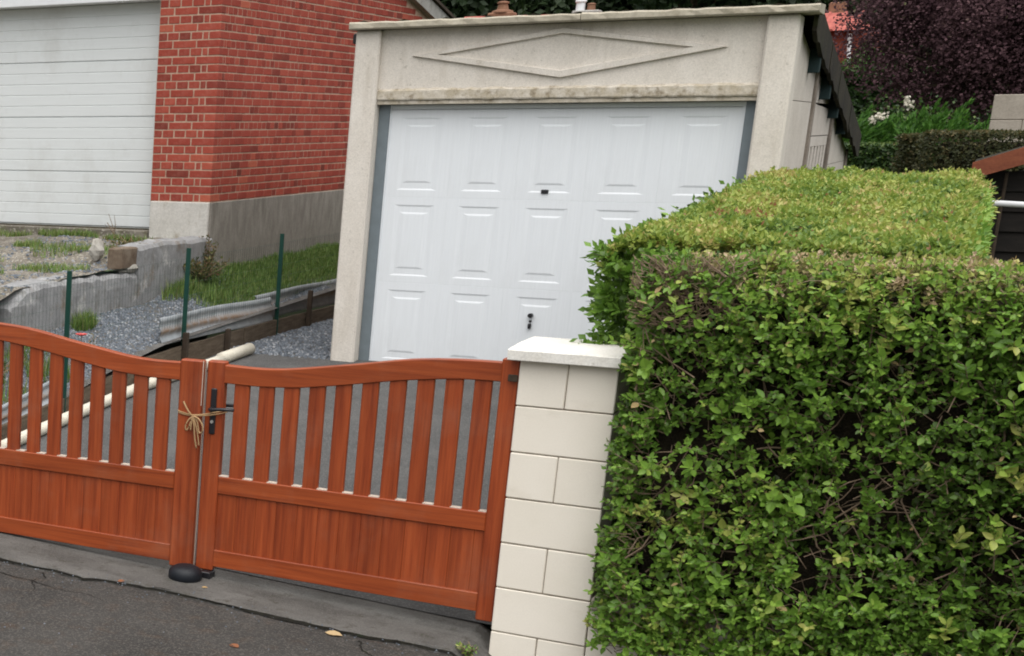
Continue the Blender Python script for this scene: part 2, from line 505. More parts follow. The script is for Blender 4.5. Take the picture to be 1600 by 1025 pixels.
LEAF5 = (np.array([(0, 0, 0), (-0.5, 0.45, 0.0), (0, 1, -0.05), (0.5, 0.45, 0.0), (0, 0.45, -0.13)]),
         [(0, 4, 1), (1, 4, 2), (0, 3, 4), (4, 3, 2)])
LEAF9 = (np.array([(0, 0, 0), (-0.36, 0.22, 0.02), (-0.5, 0.48, 0.02), (-0.32, 0.78, -0.02), (0, 1, -0.12), (0.32, 0.78, -0.02),
                   (0.5, 0.48, 0.02), (0.36, 0.22, 0.02), (0, 0.3, -0.09), (0, 0.7, -0.12)]),
         [(0, 8, 1), (1, 8, 2), (2, 8, 9), (2, 9, 3), (3, 9, 4), (0, 7, 8), (7, 6, 8), (8, 6, 9), (6, 5, 9), (9, 5, 4)])
BLADE = (np.array([(-0.5, 0, 0), (0.5, 0, 0), (0.3, 0.55, 0.06), (-0.3, 0.55, 0.06), (0, 1, 0.2)]), [(0, 1, 2), (0, 2, 3), (3, 2, 4)])
STONE = (np.array([(-.5, -.4, 0), (.45, -.5, 0), (.5, .4, 0), (-.4, .5, 0), (-.3, -.25, .5), (.28, -.3, .42), (.25, .3, .55), (-.3, .25, .4)]),
         [(0, 1, 5), (0, 5, 4), (1, 2, 6), (1, 6, 5), (2, 3, 7), (2, 7, 6), (3, 0, 4), (3, 4, 7), (4, 5, 6), (4, 6, 7)])


def unit(a):
    return a / np.maximum(np.linalg.norm(a, axis=1, keepdims=True), 1e-9)


def leaves(name, mat, P, D, N, L, W, tone, tpl=LEAF5, parent=None):
    """one mesh of many leaves: positions, directions, normals, lengths, widths, tones"""
    D = unit(D)
    S = unit(np.cross(D, N))
    N = np.cross(S, D)
    T, F = tpl
    n, k = len(P), len(T)
    V = (P[:, None, :] + S[:, None, :] * (T[None, :, 0, None] * W[:, None, None])
         + D[:, None, :] * (T[None, :, 1, None] * L[:, None, None])
         + N[:, None, :] * (T[None, :, 2, None] * L[:, None, None]))
    V = V - np.array(parent_origin(parent))
    Fa = np.array(F)
    FF = (Fa[None] + (np.arange(n) * k)[:, None, None]).reshape(-1, 3)
    me = bpy.data.meshes.new(name)
    me.vertices.add(n * k)
    me.vertices.foreach_set('co', V.reshape(-1).astype(np.float32))
    me.loops.add(len(FF) * 3)
    me.loops.foreach_set('vertex_index', FF.reshape(-1).astype(np.int32))
    me.polygons.add(len(FF))
    me.polygons.foreach_set('loop_start', (np.arange(len(FF)) * 3).astype(np.int32))
    me.update(calc_edges=True)
    me.attributes.new('tone', 'FLOAT', 'POINT').data.foreach_set('value', np.repeat(np.clip(tone, 0, 1), k).astype(np.float32))
    me.materials.append(M[mat])
    o = bpy.data.objects.new(name, me)
    C.objects.link(o)
    if parent:
        o.parent = parent
    return o


def vnoise(p, seed=0):
    """cheap smooth pseudo noise -1..1 on Nx3"""
    r = np.random.default_rng(seed)
    out = np.zeros(len(p))
    amp = 0
    for k in range(7):
        f = r.normal(size=3) * (1.0 + 0.55 * k)
        out += np.sin(p @ f * 1.0 + r.uniform(0, 6.28)) / (1 + 0.35 * k)
        amp += 1 / (1 + 0.35 * k)
    return out / amp * 1.8


def zr(z):
    return z + H


# ------------------------------------------------------------------ setting
def drive_z(y):
    return zr(-2.15 + 0.0526 * (max(y, 7.1) - 7.1)) if y < 12.9 else zr(-1.845)


def grid(name, mat, xs, ys, fz, kind='structure'):
    m = MB()
    vs = [(x, y, fz(x, y)) for y in ys for x in xs]
    nx = len(xs)
    fs = [(j * nx + i, j * nx + i + 1, (j + 1) * nx + i + 1, (j + 1) * nx + i) for j in range(len(ys) - 1) for i in range(nx - 1)]
    m.add(vs, fs)
    o = m.build(name, mat, smooth=True)
    tag(o, kind=kind)
    return o


def lsp(a, b, n):
    return [a + (b - a) * i / n for i in range(n + 1)]


tag(MB().add([(-600, -300, zr(-2.42)), (600, -300, zr(-2.42)), (600, 900, zr(-2.42)), (-600, 900, zr(-2.42))], [(0, 1, 2, 3)]).build('ground', 'lawn'),
    kind='structure')
# street asphalt, its edge to the apron runs in an uneven line
edge = [(-14, 6.72), (-8, 6.71), (-5, 6.70), (-3.68, 6.701), (-3.53, 6.69), (-3.4, 6.70), (-3.22, 6.686), (-3.12, 6.733), (-3.01, 6.751), (-2.85, 6.763), (-2.70, 6.774), (-2.5, 6.761),
        (-2.29, 6.758), (-2.09, 6.756), (-1.92, 6.761), (-1.77, 6.791), (-1.58, 6.797), (-1.3, 6.80), (-0.5, 6.8), (4, 6.8), (14, 6.8)]
fine_edge = []
for (xa, ya), (xb, yb) in zip(edge[:-1], edge[1:]):
    n = max(1, int((xb - xa) / 0.035)) if -5 < xa < 0 else 3
    for i in range(n):
        t = i / n
        fine_edge.append((xa + (xb - xa) * t, ya + (yb - ya) * t + random.uniform(-0.007, 0.007)))
fine_edge.append(edge[-1])
def gz(x):
    # the street falls gently to the right; beyond the gate pillar it lies lower
    z = -2.15 - 0.04 * (min(max(x, -7), 0) + 2.84)
    return zr(z - 0.075 * min(1, max(0, (x + 1.53) / 0.08)))
m = MB()
vs, fs = [], []
for x, y in fine_edge:
    g = gz(x)
    vs += [(x, -20, g), (x, y - 0.03, g), (x, y - 0.006 + random.uniform(-0.006, 0.002), g - 0.003), (x, y, g - 0.05)]
for i in range(len(fine_edge) - 1):
    for k in range(3):
        a = i * 4 + k
        fs.append((a, a + 4, a + 5, a + 1))
tag(m.add(vs, fs).build('street', 'asphalt'), kind='structure')
m = MB()
vs, fs = [], []
for x, y in fine_edge:
    g = 0.028 + 0.018 * math.sin(3.3 * x + 1) * math.sin(7.1 * x) + random.uniform(-0.008, 0.012)
    h = gz(x)
    vs += [(x, y + g * 0.6, h - 0.05), (x, y + g, h + 0.001), (x, y + 0.05, h + 0.006), (x, 7.30, h + 0.012)]
for i in range(len(fine_edge) - 1):
    for k in range(3):
        a = i * 4 + k
        fs.append((a, a + 4, a + 5, a + 1))
tag(m.add(vs, fs).build('pavement_apron', 'apron'), kind='structure')
m = MB()
vs, fs = [], []
for i, (x, y) in enumerate(fine_edge):
    w_ = 0.016 + 0.014 * math.sin(2.1 * x + .5) * math.sin(5.3 * x) + random.uniform(-0.007, 0.012)
    w_ = max(w_ * (0.55 + 0.9 * max(0, math.sin(1.7 * x + 2.2) * math.sin(9.3 * x + .7))), 0.001)
    c_ = y + 0.012 + random.uniform(-0.004, 0.004)
    vs += [(x, c_ - w_ * .5, gz(x) - 0.001), (x, c_, gz(x) + 0.009), (x, c_ + w_ * .7, gz(x) + 0.002)]
for i in range(len(fine_edge) - 1):
    for k in range(2):
        a = i * 3 + k
        fs.append((a, a + 3, a + 4, a + 1))
tag(m.add(vs, fs).build('pavement_joint', 'jointdirt'), kind='structure')
# driveway
grid('driveway', 'drive', lsp(-5.02, -1.0, 10), [7.28] + lsp(7.5, 16, 24), lambda x, y: (gz(min(x, -1.54)) + 0.016) * max(0, 1 - (y - 7.28) / 1.5) + (drive_z(y) + 0.004) * min(1, (y - 7.28) / 1.5))
# gravel bank between low boards and retaining wall
def bank_z(x, y):
    base = np.interp(y, [7.2, 9, 10.5, 11.2, 12.5, 13.4, 14.2, 17, 20], [-2.13, -1.86, -1.55, -1.50, -1.46, -1.37, -1.31, -1.28, -1.25])
    edge_ = np.interp(y, [7.2, 9, 10.5, 11.5, 13, 15.5, 20], [-2.13, -1.98, -1.76, -1.66, -1.62, -1.56, -1.5])
    t = min(1, max(0, (-4.98 - x) / 0.62))
    return zr(edge_ + (base - edge_) * t + 0.015 * math.sin(7 * x + 5 * y) * t)
grid('gravel_bank', 'bank', lsp(-5.66, -4.94, 10), lsp(7.3, 20, 60), bank_z)
# neighbour's raised yard, breaks down to the street
def yard_z(x, y):
    e = np.interp(y, [7.3, 8.6, 9.6, 10.4, 12.3, 12.5, 13.9, 14.2], [-2.13, -1.85, -1.36, -1.17, -1.155, -1.07, -1.02, -1.02])
    return zr(e + 0.012 * math.sin(5 * x + 3.1 * y) + 0.008 * math.sin(13 * x - 9 * y))
grid('yard', 'yard', lsp(-12, -5.645, 40), lsp(7.3, 14.1, 60), yard_z)


# ------------------------------------------------------------------ the brick garage on the left
BX, BY = -5.64, 14.0
bg_ = thing('brick_garage', 'red brick garage with white ribbed door and rendered base at upper left', 'building', (BX, BY, zr(-1.1)))
PZ = 0.072
Z0 = -0.683        # top of plinth
def verge_z(y):
    return 1.42 - 0.19 * (y - 19.62)
wall = MB()
# mortar cores, set back 4 mm behind the brick faces
wall.box(-6.225, BX - 0.004, BY + 0.004, BY + 0.34, zr(Z0), zr(2.40))
vs = [(x, y, z) for x in (BX - 0.3, BX - 0.004) for (y, z) in ((BY + 0.34, zr(Z0)), (23, zr(Z0)), (23, zr(verge_z(23))), (BY + 0.34, zr(verge_z(BY + 0.34))))]
wall.add(vs, [(0, 1, 2, 3), (7, 6, 5, 4), (0, 4, 5, 1), (1, 5, 6, 2), (2, 6, 7, 3), (3, 7, 4, 0)])
wall.box(-8.75, -6.225, BY + 0.009, BY + 0.3, zr(1.34), zr(2.40))
wall.box(-9.4, -8.75, BY + 0.009, BY + 0.34, zr(Z0), zr(2.40))
wallo = wall.build('wall', 'mortar', bg_)
# list every brick: x0,x1,y0,y1,z0,z1, (facing) ; corner bricks show on both faces
bricks = []
SL, HD, J = 0.215, 0.102, 0.0105
top_course = int((2.40 - Z0) / PZ)
for c in range(top_course):
    z0 = Z0 + c * PZ + J
    z1 = Z0 + (c + 1) * PZ
    even = c % 2 == 0
    dz = rng.uniform(-0.0012, 0.0012)
    z0 += dz; z1 += dz
    # front pier, from the corner to the door edge (a closer next to each corner header keeps the bond)
    x = BX
    fl = SL if not even else HD
    sdl = HD if not even else SL
    fr = rng.uniform(-0.002, 0.002)
    bricks.append([x - fl, x, BY + fr * 0.5, BY + sdl, z0, z1, 'c'])
    x -= fl + J
    k = 0
    while x > -6.222:
        ln = SL if not even else HD
        if even and k == 0:
            ln = 0.046
        elif even and rng.random() < 0.10:
            ln = SL
        x0 = max(x - ln, -6.222)
        if x0 - (-6.222) < 0.03:
            x0 = -6.222
        if x - x0 > 0.02:
            bricks.append([x0, x, BY + rng.uniform(-0.002, 0.002), BY + 0.08, z0, z1, 'f'])
        x = x0 - J
        k += 1
    # far pier left of the door
    x = -8.75
    while x > -9.4:
        ln = SL if not even else HD
        bricks.append([max(x - ln, -9.4), x - J, BY, BY + 0.08, z0, z1, 'o'])
        x -= ln + J
    # band above lintel
    if Z0 + c * PZ > 1.335:
        x = -6.222 - J
        while x > -8.75:
            ln = SL if not even else HD
            bricks.append([max(x - ln, -8.75), x, BY + 0.001, BY + 0.08, z0, z1, 'o'])
            x -= ln + J
    # side wall
    y = BY + sdl + J
    while y < 21.2:
        ln = SL if even else HD
        if rng.random() < 0.07:
            ln = HD if even else SL
        if not even and y < BY + sdl + J * 1.5:
            ln = 0.046
        y1 = y + ln
        if z1 < verge_z(y1) - 0.02:
            bricks.append([BX - 0.08, BX + rng.uniform(-0.002, 0.002), y, y1, z0, z1, 's'])
        y = y1 + J
cp = np.array([0, 0, 0.0])
vis = []
for i, b in enumerate(bricks):
    zc = (b[4] + b[5]) / 2
    yc = (b[2] + b[3]) / 2
    inframe = b[6] in 'cfs' and zc < 1.07 + 0.061 * max(0, yc - BY) and yc < 17.9
    if b[6] == 's':
        area = (b[3] - b[2]) * (5.6 / yc) / yc ** 1
    else:
        area = (b[1] - b[0]) * 14 / yc
    vis.append((area if inframe else -1, i))
order = sorted(vis, reverse=True)
chosen = set(i for a, i in order[:300] if a > 0)
tones = np.clip(rng.normal(0.48, 0.17, len(bricks)), 0.12, 0.9)
odd = rng.random(len(bricks))
tones[odd < 0.025] = rng.uniform(0.04, 0.16, (odd < 0.025).sum())
tones[odd > 0.975] = 0.8
cache = {}
rest = MB()
for i, b in enumerate(bricks):
    x0, x1, y0, y1, z0, z1, k = b
    if i not in chosen:
        rest.box(x0, x1, y0, y1, zr(z0), zr(z1), 0.004, float(tones[i]))
        continue
    tq = round(float(tones[i]) * 10) / 10
    key = (round(x1 - x0, 2), round(y1 - y0, 2), tq)
    if key not in cache:
        q = MB().box(-(x1 - x0) / 2, (x1 - x0) / 2, -(y1 - y0) / 2, (y1 - y0) / 2, -(z1 - z0) / 2, (z1 - z0) / 2, 0.004, tq, 0.0012)
        me = bpy.data.meshes.new('brick')
        me.from_pydata(q.v, [], q.f)
        me.attributes.new('tone', 'FLOAT', 'POINT').data.foreach_set('value', q.t)
        me.materials.append(M['brick'])
        cache[key] = me
    o = bpy.data.objects.new('brick', cache[key])
    C.objects.link(o)
    o.parent = wallo
    o.location = Vector(((x0 + x1) / 2, (y0 + y1) / 2, zr((z0 + z1) / 2))) - bg_.location
tag(rest.build('brickwork', 'brick', wallo), kind='stuff')
# plinths
MB().box(-6.215, BX - 0.004, BY - 0.02, BY + 0.5, zr(-1.6), zr(Z0 + 0.004), 0.006).build('plinth', 'plinth_w', bg_)
MB().box(BX - 0.3, BX + 0.012, BY + 0.012, 23, zr(-1.9), zr(Z0 + 0.002), 0.004).build('plinth', 'plinth_g', bg_)
MB().box(-9.4, -8.75, BY - 0.02, BY + 0.5, zr(-1.6), zr(Z0 + 0.004), 0.006).build('plinth', 'plinth_w', bg_)
# lintel, roof verge
MB().box(-8.8, -6.226, BY - 0.04, BY + 0.2, zr(1.125), zr(1.335), 0.006).build('lintel', 'white', bg_)
m = MB()
sec = []
for y in (13.7, 23.2):
    z = verge_z(y)
    sec.append([(BX - 0.25, y, zr(z)), (BX + 0.07, y, zr(z + 0.0)), (BX + 0.07, y, zr(z + 0.16)), (BX + 0.03, y, zr(z + 0.17)), (BX - 0.25, y, zr(z + 0.12))])
m.loft(sec)
m.build('roof_verge', 'zinc', bg_)
m = MB()
sec = []
for y in (13.6, 23.3):
    z = verge_z(y) + 0.17
    sec.append([(-9.6, y, zr(z)), (BX + 0.10, y, zr(z)), (BX + 0.10, y, zr(z + 0.035)), (-9.6, y, zr(z + 0.035))])
m.loft(sec)
m.build('roof', 'stake', bg_)
# ribbed door: four sections of five ribs
rd = MB().box(-8.75, -6.226, BY + 0.17, BY + 0.21, zr(-0.945), zr(1.125)).build('door', 'rolldoor', bg_)
zt = 1.12
for k in range(4):
    m = MB()
    h = 0.5155
    pts = []
    z = zt - k * h
    for q in range(5):
        rh = (h - 0.005) / 5
        zz = z - q * rh
        dp = 0.163 if q in (0, 4) else 0.1595
        pts += [(BY + (0.165 if q == 0 else 0.1612), zz), (BY + 0.157, zz - 0.004), (BY + 0.157, zz - rh + 0.007), (BY + (0.165 if q == 4 else 0.1612), zz - rh + 0.001)]
    pts += [(BY + 0.185, z - h + 0.006), (BY + 0.185, z)]
    secs = [[(x, yy, zr(zz)) for yy, zz in pts] for x in (-8.745, -6.231)]
    m.loft(secs)
    m.build('door_section', 'rolldoor', rd)
MB().box(-8.75, -6.226, BY - 0.03, BY + 0.3, zr(-1.2), zr(-0.955), 0.008).build('threshold', 'yard', bg_)
MB().box(-8.75, -6.226, BY + 0.10, BY + 0.15, zr(-0.975), zr(-0.945), 0.003).build('door_seal', 'stake', bg_)

# ------------------------------------------------------------------ the pale concrete garage
GY = 12.80
gg = thing('concrete_garage', 'pale concrete garage with raised diamond moulding over a white door', 'building', (-2.6, GY, zr(-1.85)))
for a, b in ((-4.045, -3.858), (-1.325, -1.138)):
    m = MB()
    m.box(a, b, GY - 0.05, GY + 0.22, zr(-1.95), zr(0.716), 0.012)
    m.build('pilaster', 'render', gg)
MB().box(-3.858, -1.325, GY + 0.012, GY + 0.14, zr(0.16), zr(0.716)).build('fascia_panel', 'render', gg)
# stained ledge over the door, ragged lower edge
secs = []
n = 60
for i in range(n + 1):
    x = -3.857 + (2.531) * i / n
    j = random.uniform(-0.006, 0.006)
    j2 = random.uniform(-0.004, 0.004)
    secs.append([(x, GY + 0.03, zr(0.19)), (x, GY - 0.012 + j2, zr(0.192 + j2 * .5)), (x, GY - 0.016 + j2, zr(0.202)), (x, GY - 0.014 + j2, zr(0.262 + j * .6)), (x, GY + 0.03, zr(0.29 + j))])
MB().loft([s[::-1] for s in secs]).build('ledge', 'moss_ledge', gg)
MB().box(-3.857, -1.326, GY + 0.0, GY + 0.1, zr(0.162), zr(0.1895)).build('lintel_lip', 'moss_ledge', gg)
# raised diamond: four mitred bars
out = [(-3.634, 0.517), (-2.578, 0.69), (-1.531, 0.519), (-2.574, 0.333)]
inn = [(-3.411, 0.523), (-2.583, 0.643), (-1.772, 0.526), (-2.578, 0.392)]
mid = [((a[0] * 0.3 + b[0] * 0.7), (a[1] * 0.3 + b[1] * 0.7)) for a, b in zip(out, inn)]
m = MB()
for k in range(4):
    k2 = (k + 1) % 4
    yf, yb = GY - 0.012, GY + 0.02
    a, b = out[k], out[k2]
    c, d = inn[k2], inn[k]
    def inset(p, q, t):
        return (p[0] + (q[0] - p[0]) * t, p[1] + (q[1] - p[1]) * t)
    a2, b2, c2, d2_ = inset(a, d, .12), inset(b, c, .12), inset(c, b, .12), inset(d, a, .12)
    vs = [(p[0], yb, zr(p[1])) for p in (a, b, c, d)] + [(p[0], yf, zr(p[1])) for p in (a2, b2, c2, d2_)]
    m.add(vs, [(4, 5, 6, 7), (0, 1, 5, 4), (1, 2, 6, 5), (2, 3, 7, 6), (3, 0, 4, 7)])
m.build('diamond_moulding', 'render', gg)
# cornice slabs
cx = [-4.085, -2.46, -1.03]
for a, b in zip(cx[:-1], cx[1:]):
    secs = []
    n = 24
    for i in range(n + 1):
        x = a + 0.002 + (b - a - 0.004) * i / n
        j, j2, j3 = (random.uniform(-0.004, 0.004) for _ in range(3))
        secs.append([(x, GY - 0.11 + j, zr(0.72)), (x, GY - 0.118 + j, zr(0.73)), (x, GY - 0.116 + j2, zr(0.764 + j3)), (x, GY - 0.10 + j2, zr(0.775 + j3)), (x, GY + 0.25, zr(0.785)), (x, GY + 0.25, zr(0.72))])
    MB().loft(secs).build('cornice_slab', 'cornice', gg)
MB().box(-4.09, -4.05, GY + 0.02, GY + 0.1, zr(0.62), zr(0.70), 0.01).build('gutter_end', 'black', gg)
# white up-and-over door: 5 x 3 embossed panels
DX0, DX1 = -3.773, -1.398
dr = MB().box(DX0, DX1, GY + 0.13, GY + 0.15, zr(-1.86), zr(0.158)).build('door', 'door', gg)
MB().box(DX0, DX1, GY + 0.10, GY + 0.128, zr(0.122), zr(0.158), 0.003).build('top_strip', 'door', dr)
CW, CH = 0.475, 0.664
def panel_mesh():
    q = MB()
    w, h = CW, CH
    # rings: cell edge, groove outer top, groove floor outer, groove floor inner, field outer
    ox0, ox1, oz0, oz1 = -0.148, 0.148, -0.275, 0.275
    def ring(dx, dz, y):
        return [(ox0 + dx, y, oz0 + dz), (ox1 - dx, y, oz0 + dz), (ox1 - dx, y, oz1 - dz), (ox0 + dx, y, oz1 - dz)]
    e = 0.0002
    rings = [[(-w / 2 + e, 0.02, -h / 2 + e), (w / 2 - e, 0.02, -h / 2 + e), (w / 2 - e, 0.02, h / 2 - e), (-w / 2 + e, 0.02, h / 2 - e)],
             [(-w / 2 + e, 0.0004, -h / 2 + e), (w / 2 - e, 0.0004, -h / 2 + e), (w / 2 - e, 0.0004, h / 2 - e), (-w / 2 + e, 0.0004, h / 2 - e)],
             [(-w / 2 + .003, 0, -h / 2 + .003), (w / 2 - .003, 0, -h / 2 + .003), (w / 2 - .003, 0, h / 2 - .003), (-w / 2 + .003, 0, h / 2 - .003)],
             ring(0, 0, 0), ring(0.034, 0.012, 0.0045), ring(0.040, 0.056, 0.0042), ring(0.068, 0.068, 0.0006), ring(0.072, 0.072, 0.0)]
    vs = [p for r in rings for p in r]
    fs = []
    for i in range(len(rings) - 1):
        for k in range(4):
            fs.append((i * 4 + k, i * 4 + (k + 1) % 4, (i + 1) * 4 + (k + 1) % 4, (i + 1) * 4 + k))
    fs.append(tuple((len(rings) - 1) * 4 + k for k in range(4)))
    q.add(vs, fs)
    me = bpy.data.meshes.new('panel')
    me.from_pydata(q.v, [], q.f)
    me.materials.append(M['door'])
    return me
pm = panel_mesh()
for r_ in range(3):
    for c_ in range(5):
        o = bpy.data.objects.new('panel', pm)
        C.objects.link(o)
        o.parent = dr
        o.location = Vector((DX0 + CW * (c_ + 0.5), GY + 0.10, zr(0.119 - CH * (r_ + 0.5)))) - gg.location
for (a, b) in ((-3.858, DX0 - 0.004), (DX1 + 0.004, -1.325)):
    m = MB()
    m.box(a, b, GY + 0.075, GY + 0.16, zr(-1.9), zr(0.16), 0.004)
    m.build('door_frame', 'dooredge', gg)
for (a, b) in ((DX0 - 0.003, DX0 + 0.006), (DX1 - 0.014, DX1 + 0.003)):
    MB().box(a, b, GY + 0.088, GY + 0.128, zr(-1.86), zr(0.157)).build('door_edge', 'door', dr)
MB().box(-3.857, -1.326, GY + 0.085, GY + 0.16, zr(0.145 + .013), zr(0.1615)).build('head_seal', 'stake', gg)
# lock and latch plate
m = MB()
m.box(-2.635, -2.585, GY + 0.088, GY + 0.102, zr(-0.495), zr(-0.465), 0.004)
m.build('latch_plate', 'black', dr)
m = MB()
def ydisc(m, x, z, r, y0, y1, n=14):
    vs = [(x + r * math.cos(2 * math.pi * k / n), y, z + r * math.sin(2 * math.pi * k / n)) for y in (y0, y1) for k in range(n)]
    fs = [tuple(range(n)), tuple(range(2 * n - 1, n - 1, -1))] + [(k, n + k, n + (k + 1) % n, (k + 1) % n) for k in range(n)]
    m.add(vs, fs)
ydisc(m, -2.611, zr(-1.40), 0.017, GY + 0.06, GY + 0.105)
ydisc(m, -2.611, zr(-1.445), 0.009, GY + 0.085, GY + 0.105)
m.box(-2.622, -2.602, GY + 0.07, GY + 0.105, zr(-1.50), zr(-1.462), 0.004)
m.build('door_lock', 'black', dr)
# side wall towards the hedge: posts and panels
def roof_z(y):
    return 0.745 - 0.148 * (y - 13.27)
posts = [14.48, 16.42, 18.72]
prev = GY + 0.22
for y in posts:
    lim = roof_z((prev + y) / 2) - 0.10
    z = 0.165
    spans = [(-1.95, -1.35), (-1.345, -0.85), (-0.845, -0.345), (-0.34, 0.16), (0.165, 0.66)]
    for (a, b) in spans:
        if abs(prev - 14.54) < 0.1:
            if -0.9 < a < -0.4:
                continue
            if a == -0.34:
                a = -0.085
            if b == -0.85:
                b = -0.66
        zt1, zt2 = min(b, roof_z(prev) - 0.16), min(b, roof_z(y) - 0.16)
        if zt1 - a < 0.03:
            continue
        zt2 = max(zt2, a + 0.01)
        vs = [(x, yy, zr(zz)) for x in (-1.22, -1.14) for (yy, zz) in ((prev + .004, a), (y - .064, a), (y - .064, zt2), (prev + .004, zt1))]
        MB().add(vs, [(0, 3, 2, 1), (4, 5, 6, 7), (0, 1, 5, 4), (1, 2, 6, 5), (2, 3, 7, 6), (3, 0, 4, 7)]).build('wall_panel', 'sidepanel', gg)
    MB().box(-1.24, -1.118, y - 0.06, y + 0.04, zr(-1.95), zr(roof_z(y) - 0.17), 0.006).build('post', 'sidepost', gg)
    prev = y + 0.044
w = MB().box(-1.215, -1.185, 14.53, 16.35, zr(-0.655), zr(-0.17)).build('window', 'glass', gg)
for k in range(7):
    y = 14.54 + k * 0.278
    MB().box(-1.184, -1.142, y, y + 0.115, zr(-0.655), zr(-0.171), 0.003).build('bar', 'sidepanel', w)
MB().box(-1.215, -1.142, 14.53, 16.35, zr(-0.169), zr(-0.092)).build('head', 'sidepanel', w)
# other walls (left, rear) and roof
MB().box(-4.03, -3.95, GY + 0.22, 18.7, zr(-1.95), zr(0.0)).build('wall_panel', 'sidepanel', gg)
vs = [(x, yy, zr(zz)) for x in (-4.03, -3.95) for (yy, zz) in ((GY + .22, 0.002), (18.7, 0.002), (18.7, 0.02), (GY + .22, 0.64))]
MB().add(vs, [(0, 1, 2, 3), (7, 6, 5, 4), (0, 4, 5, 1), (1, 5, 6, 2), (2, 6, 7, 3), (3, 7, 4, 0)]).build('wall_panel', 'sidepanel', gg)
MB().box(-3.95, -1.24, 18.64, 18.72, zr(-1.95), zr(-0.12)).build('wall_panel', 'sidepanel', gg)
ys = [13.0, 14.45, 15.53, 17.15, 18.95]
for i in range(4):
    a, b = ys[i] - (0.06 if i else 0), ys[i + 1] + 0.03
    lift = 0.02 * (3 - i) / 3
    m = MB()
    n = 40
    for s_ in (0,):
        secs = []
        for y in (a, b):
            row = []
            for k in range(n + 1):
                x = -4.15 + (3.08) * k / n
                row.append((x, y, zr(roof_z(y) + lift + 0.02 * math.sin(k * math.pi / 2) - 0.02 + (0.012 if y == b else 0))))
            for k in range(n, -1, -1):
                p = row[k]
                row.append((p[0], p[1], p[2] - 0.012))
            secs.append(row)
    m.loft(secs)
    # hanging verge piece with a drooping mossy lower edge
    vs, fs = [], []
    q = 8
    for k in range(q + 1):
        y = a + (b - a) * k / q
        hgt = 0.20 + random.uniform(-0.02, 0.02) + 0.03 * k / q
        zt_ = roof_z(y) + lift
        for x in (-1.085 + 0.004 * i, -1.058 + 0.004 * i):
            vs += [(x, y, zr(zt_)), (x, y, zr(zt_ - hgt))]
    for k in range(q):
        b0 = k * 4
        b1 = b0 + 4
        fs += [(b0 + 2, b0 + 3, b1 + 3, b1 + 2), (b0, b1, b1 + 1, b0 + 1), (b0, b0 + 2, b1 + 2, b1), (b0 + 1, b1 + 1, b1 + 3, b0 + 3)]
    fs += [(0, 1, 3, 2), (q * 4, q * 4 + 2, q * 4 + 3, q * 4 + 1)]
    m.add(vs, fs)
    m.build('roof_sheet', 'roofmoss', gg)
for (y, z) in ((13.74, 0.36), (14.96, 0.19), (16.0, 0.05), (17.1, -0.085)):
    MB().box(-3.9, -1.07, y, y + 0.08, zr(z), zr(z + 0.17), 0.004).build('purlin', 'purlin', gg)

# ------------------------------------------------------------------ gate pillar
PY = 7.10
pl = thing('gate_pillar', 'cream block gate pillar with stone cap between gate and hedge', 'pillar', (-1.27, PY + 0.2, zr(-2.15)))
PX0, PX1 = -1.458, -1.084
MB().box(PX0 + 0.006, PX1 - 0.006, PY + 0.006, PY + 0.37, zr(-2.3), zr(-0.95)).build('mortar_core', 'joint', pl)
z = -0.957
k = 0
pitchz = 0.2003
while z > -2.3:
    zb = z - pitchz
    if k % 2 == 0:
        sp = [(PX0, -1.272), (-1.270, PX1)]
    else:
        sp = [(PX0, PX1)]
    for a, b in sp:
        j = random.uniform(-0.0012, 0.0012)
        MB().box(a, b - 0.0015, PY + j, PY + 0.376 + j, zr(zb + 0.0055), zr(z), 0.0035, 0.5, 0.0006).build('block', 'block', pl)
    z = zb
    k += 1
m = MB()
n = 12
vs = []
secs = []
for i in range(n + 1):
    x = -1.500 + (0.425) * i / n
    j = lambda: random.uniform(-0.0035, 0.0035)
    secs.append([(x, PY - 0.052, zr(-0.957)), (x, PY - 0.055 + j() * .3, zr(-0.954)), (x, PY - 0.055 + j() * .3, zr(-0.915 + j() * .3)), (x, PY - 0.050, zr(-0.911)),
                 (x, PY + 0.15, zr(-0.905 + j() * .4)), (x, PY + 0.42, zr(-0.908)), (x, PY + 0.43, zr(-0.915)), (x, PY + 0.43, zr(-0.957))])
m.loft([s[::-1] for s in secs])
m.build('cap', 'cap', pl)

# ------------------------------------------------------------------ the two gate leaves
TOPR_UP = [(-2.77, -1.098), (-2.721, -1.100), (-2.60, -1.103), (-2.50, -1.098), (-2.417, -1.088), (-2.236, -1.058), (-2.124, -1.039), (-1.946, -1.005), (-1.85, -0.993), (-1.758, -0.986), (-1.65, -0.981), (-1.50, -0.980)]
TOPR_LO = [(-2.77, -1.186), (-2.60, -1.189), (-2.411, -1.178), (-2.229, -1.150), (-2.10, -1.126), (-1.938, -1.097), (-1.749, -1.073), (-1.65, -1.066), (-1.50, -1.064)]
def smooth_interp(tab, x):
    xs = [p[0] for p in tab]; zs = [p[1] for p in tab]
    return float(sum(np.interp(x + d, xs, zs) for d in (-0.05, -0.025, 0, 0.025, 0.05)) / 5)


